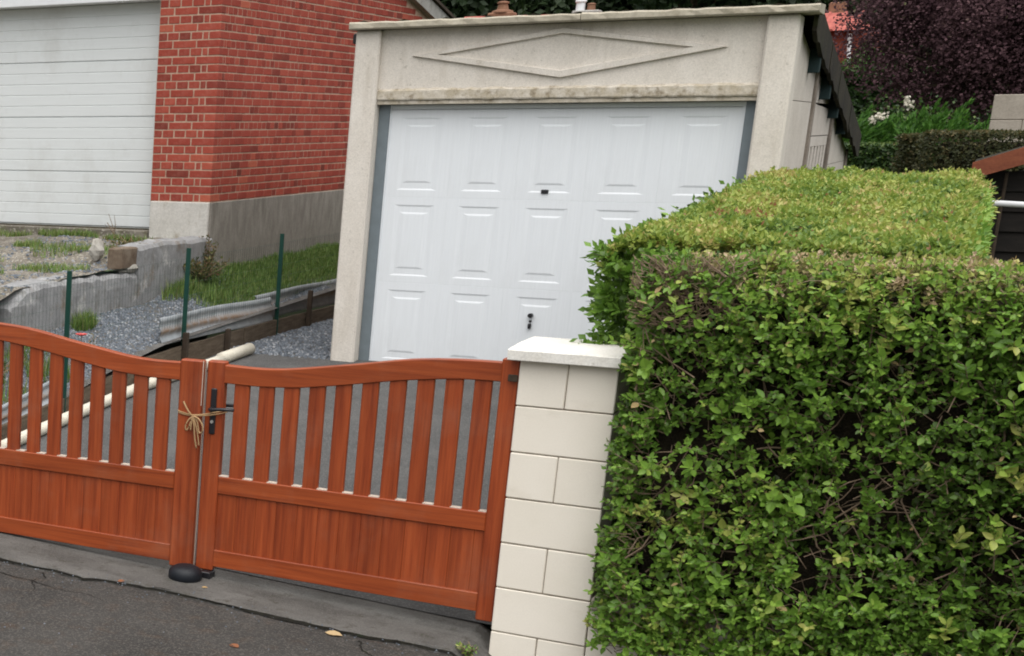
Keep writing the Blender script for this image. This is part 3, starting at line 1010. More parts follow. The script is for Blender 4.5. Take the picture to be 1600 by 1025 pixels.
def gate_leaf(name, label, mirror):
    """shape given for the right-hand leaf; the other one mirrors about the meeting stile"""
    c0 = -2.8405
    f = (lambda x: 2 * c0 - x - 0.0) if mirror else (lambda x: x)
    yo = 0.0 if mirror else 0.028
    def bx(x0, x1, y0, y1, z0, z1, c=0.003, name='', mat='gate_v', par=None):
        a, b = sorted((f(x0), f(x1)))
        m = MB().box(a, b, PY + y0 + yo, PY + y1 + yo, zr(z0), zr(z1), c)
        return m.build(name, mat, par)
    t = thing(name, label, 'gate', (f(-2.14), PY, zr(-2.12)), None)
    # stiles
    if mirror:
        bx(-2.834, -2.722, 0.0, 0.05, -2.112, -1.084, 0.006, 'stile', 'gate_v', t)
    else:
        bx(-2.835, -2.748, 0.0, 0.05, -2.112, -1.084, 0.006, 'stile', 'gate_v', t)
    bx(-1.535, -1.464, 0.0, 0.05, -2.128, -0.963, 0.005, 'stile', 'gate_v', t)
    si = -2.722 if mirror else -2.748
    # curved top rail
    secs = []
    n = 36
    for i in range(n + 1):
        x = si + (-1.535 - si) * i / n
        zu, zl = smooth_interp(TOPR_UP, x), smooth_interp(TOPR_LO, x)
        c = 0.004
        y0, y1 = PY + 0.004 + yo, PY + 0.046 + yo
        secs.append([(f(x), y0, zr(zl + c)), (f(x), y0, zr(zu - c)), (f(x), y0 + c, zr(zu)), (f(x), y1 - c, zr(zu)), (f(x), y1, zr(zu - c)), (f(x), y1, zr(zl + c)), (f(x), y1 - c, zr(zl)), (f(x), y0 + c, zr(zl))])
    if mirror:
        secs = secs[::-1]
    MB().loft(secs).build('top_rail', 'gate_h', t)
    bx(si, -1.535, 0.004, 0.046, -1.724, -1.640, 0.003, 'middle_rail', 'gate_h', t)
    bx(si, -1.535, 0.004, 0.046, -2.090, -2.006, 0.003, 'bottom_rail', 'gate_h', t)
    # pale channel strip seen in the gaps on the middle rail
    for k in range(11):
        x0 = -2.748 + k * 0.1178 if not mirror else -2.72 + k * 0.1178
        x1 = x0 + 0.0465
        if x0 < si: x0 = si
        bx(max(x0, si + .001), min(x1, -1.5355), 0.008, 0.042, -1.6398, -1.636, 0.0, 'channel_strip', 'brush', t)
    # slats
    for k in range(10):
        x0 = (-2.7005 if not mirror else -2.669) + k * (0.1178 if not mirror else 0.1155)
        x1 = x0 + 0.0715
        xm = (x0 + x1) / 2
        zt0, zt1 = smooth_interp(TOPR_LO, x0) + 0.02, smooth_interp(TOPR_LO, x1) + 0.02
        a, b = sorted((f(x0), f(x1)))
        if mirror: zt0, zt1 = zt1, zt0
        y0, y1 = PY + 0.013 + yo, PY + 0.037 + yo
        c = 0.004
        secs = []
        for (zz0, zz1) in ((-1.66, -1.66), (zt0, zt1)):
            secs.append([(a, y0 + c, zr(zz0)), (a + c, y0, zr(zz0)), (b - c, y0, zr(zz1)), (b, y0 + c, zr(zz1)), (b, y1 - c, zr(zz1)), (b - c, y1, zr(zz1)), (a + c, y1, zr(zz0)), (a, y1 - c, zr(zz0))])
        MB().loft([s[::-1] for s in secs]).build('slat', 'gate_v', t)
    # tongue and groove boards
    x = si - 0.005
    k = 0
    while x < -1.535:
        x1 = min(x + 0.098, -1.531)
        bx(x, x1 - 0.0005, 0.016, 0.034, -2.02, -1.71, 0.0016, 'panel_board', 'gate_v', t)
        x = x1
        k += 1
        if k > 20: break
    return t


gr = gate_leaf('driveway_gate', 'slatted orange brown gate leaf with black handle, beside the cream pillar', False)
gl = gate_leaf('driveway_gate', 'slatted orange brown gate leaf tied with twine, at the left edge', True)
# meeting edge seal on the left leaf
MB().box(-2.8462, -2.8432, PY + 0.036, PY + 0.046, zr(-2.10), zr(-1.09)).build('edge_seal', 'brush', gl)
MB().box(-2.8462, -2.8436, PY + 0.003, PY + 0.007, zr(-1.30), zr(-1.085)).build('edge_seal', 'brush', gl)
# handle on the right leaf
hx = -2.792
yo = PY + 0.028
ep = MB().box(hx - 0.014, hx + 0.014, yo - 0.008, yo + 0.003, zr(-1.436), zr(-1.214), 0.004).build('handle_plate', 'black', gr)
m = MB()
m.tube([(hx, yo - 0.004, zr(-1.31)), (hx, yo - 0.045, zr(-1.31)), (hx + 0.012, yo - 0.056, zr(-1.309)), (hx + 0.06, yo - 0.058, zr(-1.302)), (hx + 0.122, yo - 0.056, zr(-1.300))], [0.010, 0.009, 0.009, 0.0085, 0.0075], 8)
m.build('lever', 'black', gr, True)
m = MB()
m.tube([(hx, yo + 0.05, zr(-1.31)), (hx, yo + 0.10, zr(-1.31)), (hx + 0.02, yo + 0.108, zr(-1.309)), (hx + 0.13, yo + 0.106, zr(-1.30))], [0.010, 0.009, 0.009, 0.0075], 8)
m.build('lever', 'black', gr, True)
m = MB()
ydisc(m, hx, zr(-1.374), 0.008, yo - 0.012, yo - 0.007, 10)
m.build('keyhole', 'zinc', gr)
# hinge on the right stile
MB().box(-1.50, -1.462, PY - 0.002, PY + 0.008, zr(-1.055), zr(-1.025), 0.002).build('hinge', 'stake', gr)
# twine bow round the meeting stiles
tw = thing('twine', 'knotted straw coloured twine tied round the meeting gate posts', 'twine', (-2.85, PY - 0.01, zr(-1.34)))
m = MB()
yb = PY - 0.006
def string(pts, r=0.0034):
    p = np.array(pts, float)
    t = np.linspace(0, len(p) - 1, (len(p) - 1) * 5 + 1)
    pp = np.stack([np.interp(t, range(len(p)), p[:, k]) for k in range(3)], 1)
    sm = pp.copy()
    for _ in range(4):
        sm[1:-1] = (sm[:-2] + sm[1:-1] * 2 + sm[2:]) / 4
    m.tube([(a, b, zr(c)) for a, b, c in sm], r, 5)
string([(-2.962, yb + 0.05, -1.333), (-2.958, yb - 0.001, -1.334), (-2.90, yb - 0.002, -1.345), (-2.872, yb - 0.004, -1.347), (-2.82, yb - 0.002, -1.338), (-2.772, yb + 0.010, -1.325), (-2.744, yb + 0.02, -1.318), (-2.742, yb + 0.08, -1.318)], 0.0038)
string([(-2.962, yb + 0.05, -1.341), (-2.957, yb - 0.001, -1.342), (-2.90, yb - 0.001, -1.351), (-2.86, yb - 0.005, -1.349), (-2.80, yb, -1.341), (-2.75, yb + 0.014, -1.330), (-2.742, yb + 0.08, -1.33)], 0.0034)
string([(-2.88, yb - 0.008, -1.35), (-2.90, yb - 0.014, -1.325), (-2.918, yb - 0.012, -1.296), (-2.925, yb - 0.008, -1.285)], 0.0045)
string([(-2.872, yb - 0.01, -1.35), (-2.84, yb - 0.02, -1.357), (-2.815, yb - 0.022, -1.39), (-2.818, yb - 0.018, -1.425), (-2.838, yb - 0.014, -1.428), (-2.842, yb - 0.012, -1.405), (-2.85, yb - 0.012, -1.37), (-2.872, yb - 0.01, -1.35)], 0.0042)
string([(-2.872, yb - 0.01, -1.35), (-2.893, yb - 0.018, -1.37), (-2.906, yb - 0.018, -1.40), (-2.903, yb - 0.014, -1.425), (-2.893, yb - 0.012, -1.415), (-2.882, yb - 0.012, -1.375), (-2.872, yb - 0.01, -1.35)], 0.004)
string([(-2.872, yb - 0.01, -1.352), (-2.862, yb - 0.016, -1.40), (-2.857, yb - 0.012, -1.46), (-2.848, yb - 0.006, -1.505)], 0.0042)
string([(-2.872, yb - 0.01, -1.352), (-2.848, yb - 0.014, -1.41), (-2.838, yb - 0.010, -1.47), (-2.836, yb - 0.008, -1.49)], 0.0036)
string([(-2.872, yb - 0.01, -1.352), (-2.879, yb - 0.014, -1.39), (-2.880, yb - 0.012, -1.42)], 0.004)
m.build('knot', 'twine', tw, True)
# ground stop
gs = thing('gate_stop', 'dark rubber dome gate stop on the concrete under the gate', 'gate stop', (-2.84, 7.03, zr(-2.145)))
MB().lathe(-2.842, 7.03, [(0.074, zr(-2.15)), (0.080, zr(-2.135)), (0.080, zr(-2.110)), (0.070, zr(-2.090)), (0.048, zr(-2.078)), (0.018, zr(-2.074))], 24).build('dome', 'rubber', gs, True)
MB().box(-2.80, -2.742, 7.09, 7.16, zr(-2.15), zr(-2.112), 0.004).build('catch_shadow', 'black', gs)  # black metal piece, shaped as a dark block imitating the shadow beside the dome

# ------------------------------------------------------------------ fence, sheets, boards, pipe, retaining wall
FX = -4.95
wf = thing('wire_fence', 'wire mesh fence on three dark green posts beside the driveway', 'fence', (FX, 11.9, zr(-1.9)))
for y, zt_, zb in ((9.86, -0.965, -2.0), (11.92, -0.935, -1.95), (14.02, -0.935, -1.86)):
    lean = random.uniform(-0.01, 0.02)
    m = MB()
    m.loft([[(FX + lean * s_ + dx, y + dy, zr(z)) for dx, dy in ((-.018, -.016), (.018, -.016), (.018, -.006), (.005, -.004), (.005, .016), (-.005, .016), (-.005, -.004), (-.018, -.006))] for z, s_ in ((zb, 0), (zt_, 1))])
    m.build('post', 'greenpost', wf)
m = MB()
for k in range(170):
    y = 8.0 + k * 0.05
    zt_, zb = -1.02, -1.55
    if y > 16.2: break
    m.tube([(FX - 0.03, y, zr(zb)), (FX - 0.03, y, zr(zt_))], 0.0008, 3, caps=False)
for k in range(6):
    z = -1.02 - 0.1 * k
    m.tube([(FX - 0.03, 8.0, zr(z)), (FX - 0.03, 16.2, zr(z))], 0.0009, 3, caps=False)
m.build('wire_mesh', 'greenpost', wf)

def corrugated(name, label, y0, y1, zt0, zt1, hgt, x, lean):
    """horizontal ridges, dented a little along its length"""
    m = MB()
    n, q = 26, 24
    vs, fs, tn = [], [], []
    for i in range(n + 1):
        y = y0 + (y1 - y0) * i / n
        zt_ = zt0 + (zt1 - zt0) * i / n + 0.006 * math.sin(3.1 * y) 
        for k in range(q + 1):
            t = k / q
            xx = x + lean * t + 0.008 * math.sin(t * math.pi * 5) + 0.012 * math.sin(2.3 * y + 3 * t)
            vs.append((xx, y, zr(zt_ - hgt * t)))
            tn.append(max(0, 1 - abs(t - 0.52) / 0.2) * 1.0)
    for i in range(n):
        for k in range(q):
            a = i * (q + 1) + k
            fs.append((a, a + 1, a + q + 2, a + q + 1))
    # thickness
    N_ = len(vs)
    vs2 = [(p[0] - 0.004, p[1], p[2]) for p in vs]
    fs2 = [tuple(i + N_ for i in f[::-1]) for f in fs]
    rim = []
    for i in range(n):
        a = i * (q + 1)
        rim.append((a, a + q + 1, a + q + 1 + N_, a + N_))
    m.add(vs + vs2, fs + fs2 + rim)
    m.t = tn + tn
    o = m.build(name, 'sheet', None, True)
    return tag(o, label, 'metal sheet', 'corrugated sheets along the fence')
corrugated('corrugated_sheet', 'bent galvanised corrugated sheet, rusty along its middle, between two green posts', 11.55, 13.98, -1.452, -1.50, 0.215, -5.02, 0.05)
corrugated('corrugated_sheet', 'galvanised corrugated sheet beyond the third post, running behind the pale garage', 13.7, 16.4, -1.462, -1.49, 0.23, -5.05, 0.04)
corrugated('corrugated_sheet', 'low galvanised sheet seen through the slats of the left gate leaf', 7.9, 9.85, -1.93, -1.70, 0.17, -5.0, 0.03)
for y0, y1, z0, z1, lab in ((11.0, 13.2, -1.72, -1.70, 'weathered edging board below the bent corrugated sheet'), (13.22, 16.3, -1.70, -1.72, 'weathered edging board beside the garage pilaster, farthest of the row'),
                       (7.7, 10.98, -2.02, -1.76, 'weathered edging board behind the left gate leaf')):
    secs = []
    for k in range(13):
        t = k / 12
        y = y0 + (y1 - y0) * t
        zc = z0 + (z1 - z0) * t + random.uniform(-.004, .004)
        xx = -4.965 + random.uniform(-.004, .004)
        secs.append([(xx, y, zr(zc - 0.19)), (xx + 0.026, y, zr(zc - 0.19)), (xx + 0.026, y, zr(zc)), (xx, y, zr(zc))])
    tag(MB().loft(secs).build('edging_board', 'board'), lab, 'board', 'edging boards along the driveway')
for y, z, lab in ((11.86, -1.60, 'dark wooden stake at the near end of the bent sheet'), (12.75, -1.66, 'short dark stake under the middle of the bent sheet'), (14.75, -1.50, 'dark stake in front of the far corrugated sheet')):
    tag(MB().box(-4.935, -4.895, y, y + 0.045, zr(-2.0), zr(z), 0.005, 0.5, 0.003).build('stake', 'stake'), lab, 'stake', 'stakes along the edging boards')
# white pipe
tp = thing('drain_pipe', 'long cream plastic pipe lying on the driveway edge behind the gate', 'pipe', (-4.8, 10.7, zr(-1.95)))
def pz(y): return drive_z(y) + 0.044
m = MB()
pts = [(-4.85 + 0.012 * math.sin(y * 1.7) + (0.0 if y < 11 else (y - 11) * 0.085), y, pz(y)) for y in lsp(8.75, 12.25, 14)]
m.tube(pts, 0.042, 14)
m.build('pipe_length', 'whitepipe', tp, True)
m = MB()
pts = [(-4.85 + (y - 11) * 0.085 + 0.004, y, pz(y) + 0.006) for y in (12.2, 12.35, 12.72)]
m.tube(pts, 0.049, 14)
m.build('pipe_socket', 'whitepipe', tp, True)
# retaining wall: tall stub by the house, lower worn run towards the street
rw = thing('retaining_wall', 'low worn grey concrete retaining wall below the brick garage yard', 'wall', (-5.62, 12.2, zr(-1.5)))
def slabwall(y0, y1, ztf, n, xin, xout, rough):
    secs = []
    for i in range(n + 1):
        y = y0 + (y1 - y0) * i / n
        zt_ = ztf(y) + random.uniform(-rough, rough)
        row = []
        for (x, z) in ((xin, -2.1), (xout, -2.1), (xout, -1.5), (xout, -1.3), (xout - 0.01, zt_ - 0.03), (xout - 0.035, zt_), (xin, zt_ + 0.01)):
            row.append((x + random.uniform(-rough, rough) * 0.6, y, zr(min(z, zt_ + 0.01))))
        secs.append(row)
    return MB().loft(secs)
slabwall(12.45, 14.05, lambda y: -0.985 + 0.01 * math.sin(4 * y), 16, -5.80, -5.605, 0.006).build('wall_stub', 'wallconc', rw)
slabwall(10.25, 12.44, lambda y: np.interp(y, [10.25, 10.5, 11.2, 12.44], [-1.30, -1.185, -1.16, -1.205]), 26, -5.86, -5.60, 0.012).build('wall_run', 'wallconc', rw)
# rubble on the wall
tag(MB().box(-5.76, -5.63, 12.16, 12.48, zr(-1.16), zr(-0.985), 0.012, 0.5, 0.006).build('brick_lump', 'oldbrick'), 'broken brown masonry lump on the end of the retaining wall', 'rubble')
def rock(name, mat, cx_, cy_, cz_, a, b, c, seed):
    r = np.random.default_rng(seed)
    m = MB()
    vs, fs = [], []
    nu, nv = 9, 6
    for i in range(nv + 1):
        ph = math.pi * i / nv
        for k in range(nu):
            th = 2 * math.pi * k / nu
            q = 1 + r.uniform(-0.18, 0.18)
            vs.append((cx_ + a * q * math.sin(ph) * math.cos(th), cy_ + b * q * math.sin(ph) * math.sin(th), cz_ + c * q * math.cos(ph)))
    for i in range(nv):
        for k in range(nu):
            fs.append((i * nu + k, i * nu + (k + 1) % nu, (i + 1) * nu + (k + 1) % nu, (i + 1) * nu + k))
    m.add(vs, fs)
    return m.build(name, mat)
tag(rock('rubble_stone', 'stone', -5.70, 12.42, zr(-1.16), 0.09, 0.20, 0.05, 3), 'flat white stone lying below the broken masonry lump', 'rubble')
tag(rock('rubble_stone', 'stone', -5.95, 12.35, zr(-1.02), 0.06, 0.07, 0.09, 4), 'upright white stone behind the broken masonry lump', 'rubble')
for k, (x, y, lab) in enumerate(((-5.75, 9.95, 'pale rubble stone at the crumbled end of the retaining wall'), (-5.62, 9.55, 'pale rubble stone low on the slope behind the left gate leaf'), (-5.95, 10.3, 'pale rubble stone up on the yard edge by the wall end'))):
    tag(rock('rubble_stone', 'stone', x, y, yard_z(x, y) + 0.005, 0.06, 0.08, 0.045, 10 + k), lab, 'rubble', 'rubble at the wall end')

# gravel, grass, weeds
def stones(name, n, xr, yr, fz, s0, s1, parent=None):
    x = rng.uniform(*xr, n); y = rng.uniform(*yr, n)
    z = np.array([fz(a, b) for a, b in zip(x, y)])
    P = np.stack([x, y, z - 0.003], 1)
    a = rng.uniform(0, 6.28, n)
    D = np.stack([np.cos(a), np.sin(a), rng.normal(0, .15, n)], 1)
    N = np.stack([rng.normal(0, .2, n), rng.normal(0, .2, n), np.ones(n)], 1)
    L = rng.uniform(s0, s1, n)
    return leaves(name, 'gravel', P, D, N, L, L * rng.uniform(.6, 1, n), np.clip(rng.normal(.5, .22, n), 0, 1), STONE, parent)
tag(stones('gravel', 15000, (-5.58, -5.0), (9.4, 15.6), bank_z, 0.010, 0.027), 'blue grey gravel on the bank behind the corrugated sheets', 'gravel', kind='stuff')
tag(stones('gravel', 4500, (-4.93, -4.06), (12.75, 15.5), lambda x, y: drive_z(y) + 0.006, 0.010, 0.028), 'dark gravel along the left side of the pale garage', 'gravel', kind='stuff')
tag(stones('gravel', 2500, (-7.2, -5.66), (9.0, 13.8), yard_z, 0.010, 0.03), 'loose chippings on the raised yard', 'gravel', kind='stuff')

def grass(name, P, hgt, tone, parent=None, spread=0.5):
    n = len(P)
    a = rng.uniform(0, 6.28, n)
    t = np.abs(rng.normal(0, spread, n))
    D = np.stack([np.cos(a) * t, np.sin(a) * t, np.ones(n)], 1)
    N = np.stack([np.cos(a), np.sin(a), -t], 1)
    L = hgt * rng.uniform(.5, 1.2, n)
    return leaves(name, 'grass', P, D, N, L, np.full(n, 0.007) * rng.uniform(.7, 1.4, n), tone, BLADE, parent)
def patch(n, cx_, cy_, rx, ry, fz):
    r = np.sqrt(rng.random(n)); a = rng.uniform(0, 6.28, n)
    x = cx_ + rx * r * np.cos(a); y = cy_ + ry * r * np.sin(a)
    return np.stack([x, y, np.array([fz(p, q) for p, q in zip(x, y)])], 1)
x = rng.uniform(-5.6, -5.05, 34000); y = rng.uniform(13.0, 18.5, 34000)
keep = (rng.random(34000) < np.clip((y - 12.9) / 1.0, 0.1, 1) * np.clip((-x - 5.02) / 0.2, 0.2, 1))
P = np.stack([x, y, np.array([bank_z(a, b) for a, b in zip(x, y)])], 1)[keep]
tag(grass('grass', P, 0.075, rng.uniform(0.1, 0.85, len(P)), None, 0.9), 'short green grass at the foot of the grey plinth', 'grass', kind='stuff')
P = np.concatenate([patch(700, -6.95, 13.78, .32, .10, yard_z), patch(350, -6.3, 13.7, .25, .08, yard_z), patch(300, -7.6, 13.75, .3, .08, yard_z), patch(450, -6.4, 12.6, .3, .22, yard_z),
                    patch(350, -6.9, 12.9, .15, .1, yard_z), patch(500, -6.1, 11.8, .35, .15, yard_z), patch(400, -5.95, 12.9, .2, .5, yard_z), patch(250, -6.6, 11.4, .3, .1, yard_z),
                    patch(300, -7.2, 12.3, .4, .08, yard_z)])
tag(grass('grass', P, 0.07, rng.uniform(0.2, 0.9, len(P))), 'tufts of grass in the cracks of the raised yard', 'grass', kind='stuff')
P = np.concatenate([patch(500, -5.50, 11.25, .06, .16, bank_z), patch(350, -5.5, 13.1, .08, .35, bank_z), patch(300, -5.3, 13.4, .15, .2, bank_z), patch(250, -5.45, 10.2, .12, .3, bank_z),
                    patch(500, -5.3, 9.3, .25, .5, bank_z), patch(250, -5.2, 10.1, .15, .2, bank_z)])
tag(grass('grass', P, 0.13, rng.uniform(0.1, 0.9, len(P)), None, 0.35), 'weedy grass tufts along the retaining wall foot', 'grass', kind='stuff')

def weed(name, label, base, hgt, n, mat, spread, leafn=9, ls=0.03):
    t = thing(name, label, 'weed', base)
    st = MB()
    Ps, Ds = [], []
    for _ in range(n):
        a = random.uniform(0, 6.28)
        s_ = random.uniform(0.2, 1) * spread
        h = hgt * random.uniform(.5, 1)
        pts = []
        for k in range(5):
            u = k / 4
            pts.append((base[0] + math.cos(a) * s_ * u ** 1.4 + random.uniform(-.008, .008), base[1] + math.sin(a) * s_ * u ** 1.4, base[2] + h * u))
        st.tube(pts, [0.004, 0.0035, 0.003, 0.0025, 0.0015], 4)
        for q in range(leafn):
            u = random.uniform(.15, 1)
            i = min(3, int(u * 4)); f = u * 4 - i
            p = np.array(pts[i]) * (1 - f) + np.array(pts[i + 1]) * f
            Ps.append(p); Ds.append(np.random.default_rng(len(Ps)).normal(size=3) + np.array([0, 0, .3]))
    st.build('stem', 'twig', t)
    n_ = len(Ps)
    leaves('foliage', mat, np.array(Ps), np.array(Ds), rng.normal(size=(n_, 3)) + np.array([0, -.5, 1]), rng.uniform(.6, 1.3, n_) * ls, rng.uniform(.3, .6, n_) * ls, rng.uniform(0, 1, n_), LEAF5, t)['kind'] = 'stuff'
    return t
weed('weed_plant', 'dry brown weed climbing the white rendered base of the brick pier', (-5.58, 13.88, zr(-1.36)), 0.42, 26, 'weed', 0.10, 16, 0.035)
weed('weed_plant', 'thin dead weed standing against the white ribbed door', (-6.5, 13.86, zr(-1.02)), 0.26, 5, 'weed', 0.20, 4, 0.015)
weed('weed_plant', 'bushy weed at the corner between retaining wall and brick pier', (-5.52, 13.6, zr(-1.38)), 0.24, 40, 'weed', 0.28, 18, 0.045)
weed('weed_plant', 'brownish weed growing on the corner of the retaining wall', (-5.85, 12.85, zr(-1.06)), 0.12, 22, 'weed', 0.28, 14, 0.035)
weed('weed_plant', 'low yellowish weeds behind the left gate leaf near the crumbled wall', (-5.3, 9.5, zr(-1.72)), 0.22, 16, 'weed', 0.35, 14, 0.04)
weed('weed_plant', 'straggly weed on the bank beside the red flower', (-5.15, 10.5, zr(-1.70)), 0.2, 10, 'weed', 0.22, 12, 0.03)
fl = thing('poppy_flower', 'single red flower just above the left gate leaf', 'flower', (-5.0, 10.2, zr(-1.66)))
MB().tube([(-5.0, 10.2, zr(-1.68)), (-4.995, 10.19, zr(-1.55)), (-5.0, 10.185, zr(-1.452))], 0.003, 5).build('stem', 'twig', fl)
a = np.linspace(0, 6.28, 10)[:-1]
D = np.stack([np.cos(a), np.sin(a), np.full(9, .5)], 1)
leaves('petals', 'poppy', np.tile([-5.0, 10.185, zr(-1.455)], (9, 1)), D, np.stack([-np.cos(a), -np.sin(a), np.full(9, 1.5)], 1), np.full(9, .05), np.full(9, .05), rng.uniform(0, 1, 9), LEAF9, fl)
weed('weed_plant', 'small dark weed at the foot of the cream pillar', (-1.49, 6.86, zr(-2.21)), 0.05, 22, 'privet', 0.06, 8, 0.018)

# ------------------------------------------------------------------ front privet hedge
HX0, HX1, HY, HT = -1.06, 1.6, 6.93, -0.515
ha = thing('privet_hedge', 'tall leafy green privet hedge facing the street, right of the cream pillar', 'hedge', (0.2, 7.15, zr(-2.1)))
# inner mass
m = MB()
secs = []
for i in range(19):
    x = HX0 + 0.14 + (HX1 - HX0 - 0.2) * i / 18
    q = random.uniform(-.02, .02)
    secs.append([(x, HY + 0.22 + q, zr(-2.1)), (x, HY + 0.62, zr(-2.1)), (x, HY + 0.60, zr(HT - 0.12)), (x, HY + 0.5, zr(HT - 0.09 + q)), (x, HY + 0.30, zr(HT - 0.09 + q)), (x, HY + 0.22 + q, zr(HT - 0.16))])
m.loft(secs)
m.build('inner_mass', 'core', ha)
holes = [(rng.uniform(HX0, HX1), rng.uniform(-2.0, -0.85), rng.uniform(.03, .085), rng.uniform(.04, .13)) for _ in range(150)]
holes += [(-0.88, -1.32, .10, .11), (-0.80, -1.10, .06, .05), (-0.95, -1.62, .10, .10), (-0.80, -1.72, .07, .09), (-0.05, -1.05, .10, .09), (-0.02, -1.12, .08, .06), (-0.55, -0.95, .06, .05), (-0.93, -1.9, .08, .06),
          (-0.35, -1.75, .07, .06), (-0.15, -1.5, .06, .04), (-0.95, -0.66, .09, .09), (-0.84, -0.72, .08, .10), (-0.93, -0.80, .07, .06), (-0.70, -0.63, .06, .04)]
def in_holes(x, z):
    w = np.zeros(len(x))
    for hx_, hz_, a, b in holes:
        w = np.maximum(w, 1 - ((x - hx_) / a) ** 2 - ((z - hz_) / b) ** 2)
    return w
def sprigs(n, origin, outward, length, per, Lr, tone_mu, mat, name, parent, tpl, tw, up=0.35, wid=(0.50, 0.70), tone_sd=0.2, normal=(0, -.5, .85)):
    O = origin
    D0 = unit(outward + rng.normal(0, .38, (n, 3)) + np.array([0, 0, up]))
    Ln = rng.uniform(*length, n)
    rad = rng.normal(size=(n, 3))
    S = unit(np.cross(D0, rad))
    Ps, Ds, Ns, Ls, Ts = [], [], [], [], []
    tn = rng.normal(tone_mu, tone_sd * .8, n)
    for k in range(per):
        u = (k // 2 + .6) / (per / 2)
        sgn = 1 if k % 2 else -1
        rot = S if (k // 2) % 2 else np.cross(D0, S)
        p = O + D0 * (Ln * u)[:, None]
        d = D0 * (.35 + .7 * u) + rot * sgn * (1.1 - .5 * u) + rng.normal(0, .22, (n, 3))
        nn = np.array(normal) + rng.normal(0, .35, (n, 3)) + D0 * .2
        Ps.append(p); Ds.append(d); Ns.append(nn)
        Ls.append(rng.uniform(*Lr, n) * (1.05 - .3 * u)); Ts.append(tn + rng.normal(0, .08, n) + .06 * u)
    P = np.concatenate(Ps); D = np.concatenate(Ds); N = np.concatenate(Ns); L = np.concatenate(Ls); T = np.concatenate(Ts)
    W = L * rng.uniform(*wid, len(L))
    if tw is not None:
        for i in range(0, n, 1):
            a = O[i] - D0[i] * .05; b = O[i] + D0[i] * Ln[i]
            tw.tube([tuple(a), tuple(b)], [0.0022, 0.0012], 3, caps=False)
    return P, D, N, L, W, T
twm = MB()
ns = 7000
x = rng.uniform(HX0 - 0.0, HX1, ns); z = rng.uniform(-2.12, HT + 0.0, ns)
dep = np.abs(rng.normal(0, .055, ns)) + 0.035 * vnoise(np.stack([x * 6, z * 6, x * 0], 1), 5) 
dep += 0.14 * np.clip((z - (HT - 0.14)) / 0.14, 0, 1) ** 2
dep += 0.10 * np.clip((HX0 + 0.08 - x) / 0.08, 0, 1)
w_ = in_holes(x, z)
keep = ~((w_ > 0) & (rng.random(ns) < 0.66))
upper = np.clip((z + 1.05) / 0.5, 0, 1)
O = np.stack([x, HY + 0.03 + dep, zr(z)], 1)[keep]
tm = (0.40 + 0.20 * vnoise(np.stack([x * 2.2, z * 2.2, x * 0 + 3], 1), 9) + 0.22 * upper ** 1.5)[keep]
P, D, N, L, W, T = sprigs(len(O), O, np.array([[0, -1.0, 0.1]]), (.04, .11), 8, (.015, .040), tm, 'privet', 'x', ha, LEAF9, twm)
# left end and shaded inside layer
ns = 700
y = rng.uniform(HY + .03, HY + .5, ns); z = rng.uniform(-2.1, HT, ns)
keep = z > np.where(y > PY - .03, -0.9, -3)
O = np.stack([HX0 + 0.05 + np.abs(rng.normal(0, .04, ns)), y, zr(z)], 1)[keep]
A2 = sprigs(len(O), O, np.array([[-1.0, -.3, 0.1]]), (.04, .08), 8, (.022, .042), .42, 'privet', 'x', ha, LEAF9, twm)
ns = 2600
x = rng.uniform(HX0 + .05, HX1, ns); z = rng.uniform(-2.1, HT - .05, ns)
keep = in_holes(x, z) < .45
x, z = x[keep], z[keep]
ns = len(x)
O = np.stack([x, HY + rng.uniform(.12, .24, ns), zr(z)], 1)
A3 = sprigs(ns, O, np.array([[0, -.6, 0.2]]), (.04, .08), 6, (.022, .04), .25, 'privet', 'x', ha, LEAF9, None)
# loose bigger shoots
ns = 170
x = rng.uniform(HX0 + .05, HX1, ns); z = rng.uniform(-2.0, HT - .12, ns)
O = np.stack([x, HY + rng.uniform(-.01, .05, ns), zr(z)], 1)
A4 = sprigs(ns, O, np.array([[0, -.8, .3]]), (.05, .10), 8, (.042, .060), .60, 'privet', 'x', ha, LEAF9, twm)
ns = 700
x = rng.uniform(HX0 + .06, HX1, ns); z = rng.uniform(-2.14, -1.78, ns)
O = np.stack([x, HY + np.abs(rng.normal(0, .05, ns)), zr(z)], 1)
A5 = sprigs(ns, O, np.array([[0, -.8, .1]]), (.04, .10), 8, (.022, .045), .48, 'privet', 'x', ha, LEAF9, twm)
cat_ = [np.concatenate(q) for q in zip((P, D, N, L, W, T), A2, A3, A4, A5)]
P, D, N, L, W, T = cat_
brown = rng.random(len(P)) < 0.006
T[brown] = 1.0
T[~brown] = np.clip(T[~brown], 0, .94)
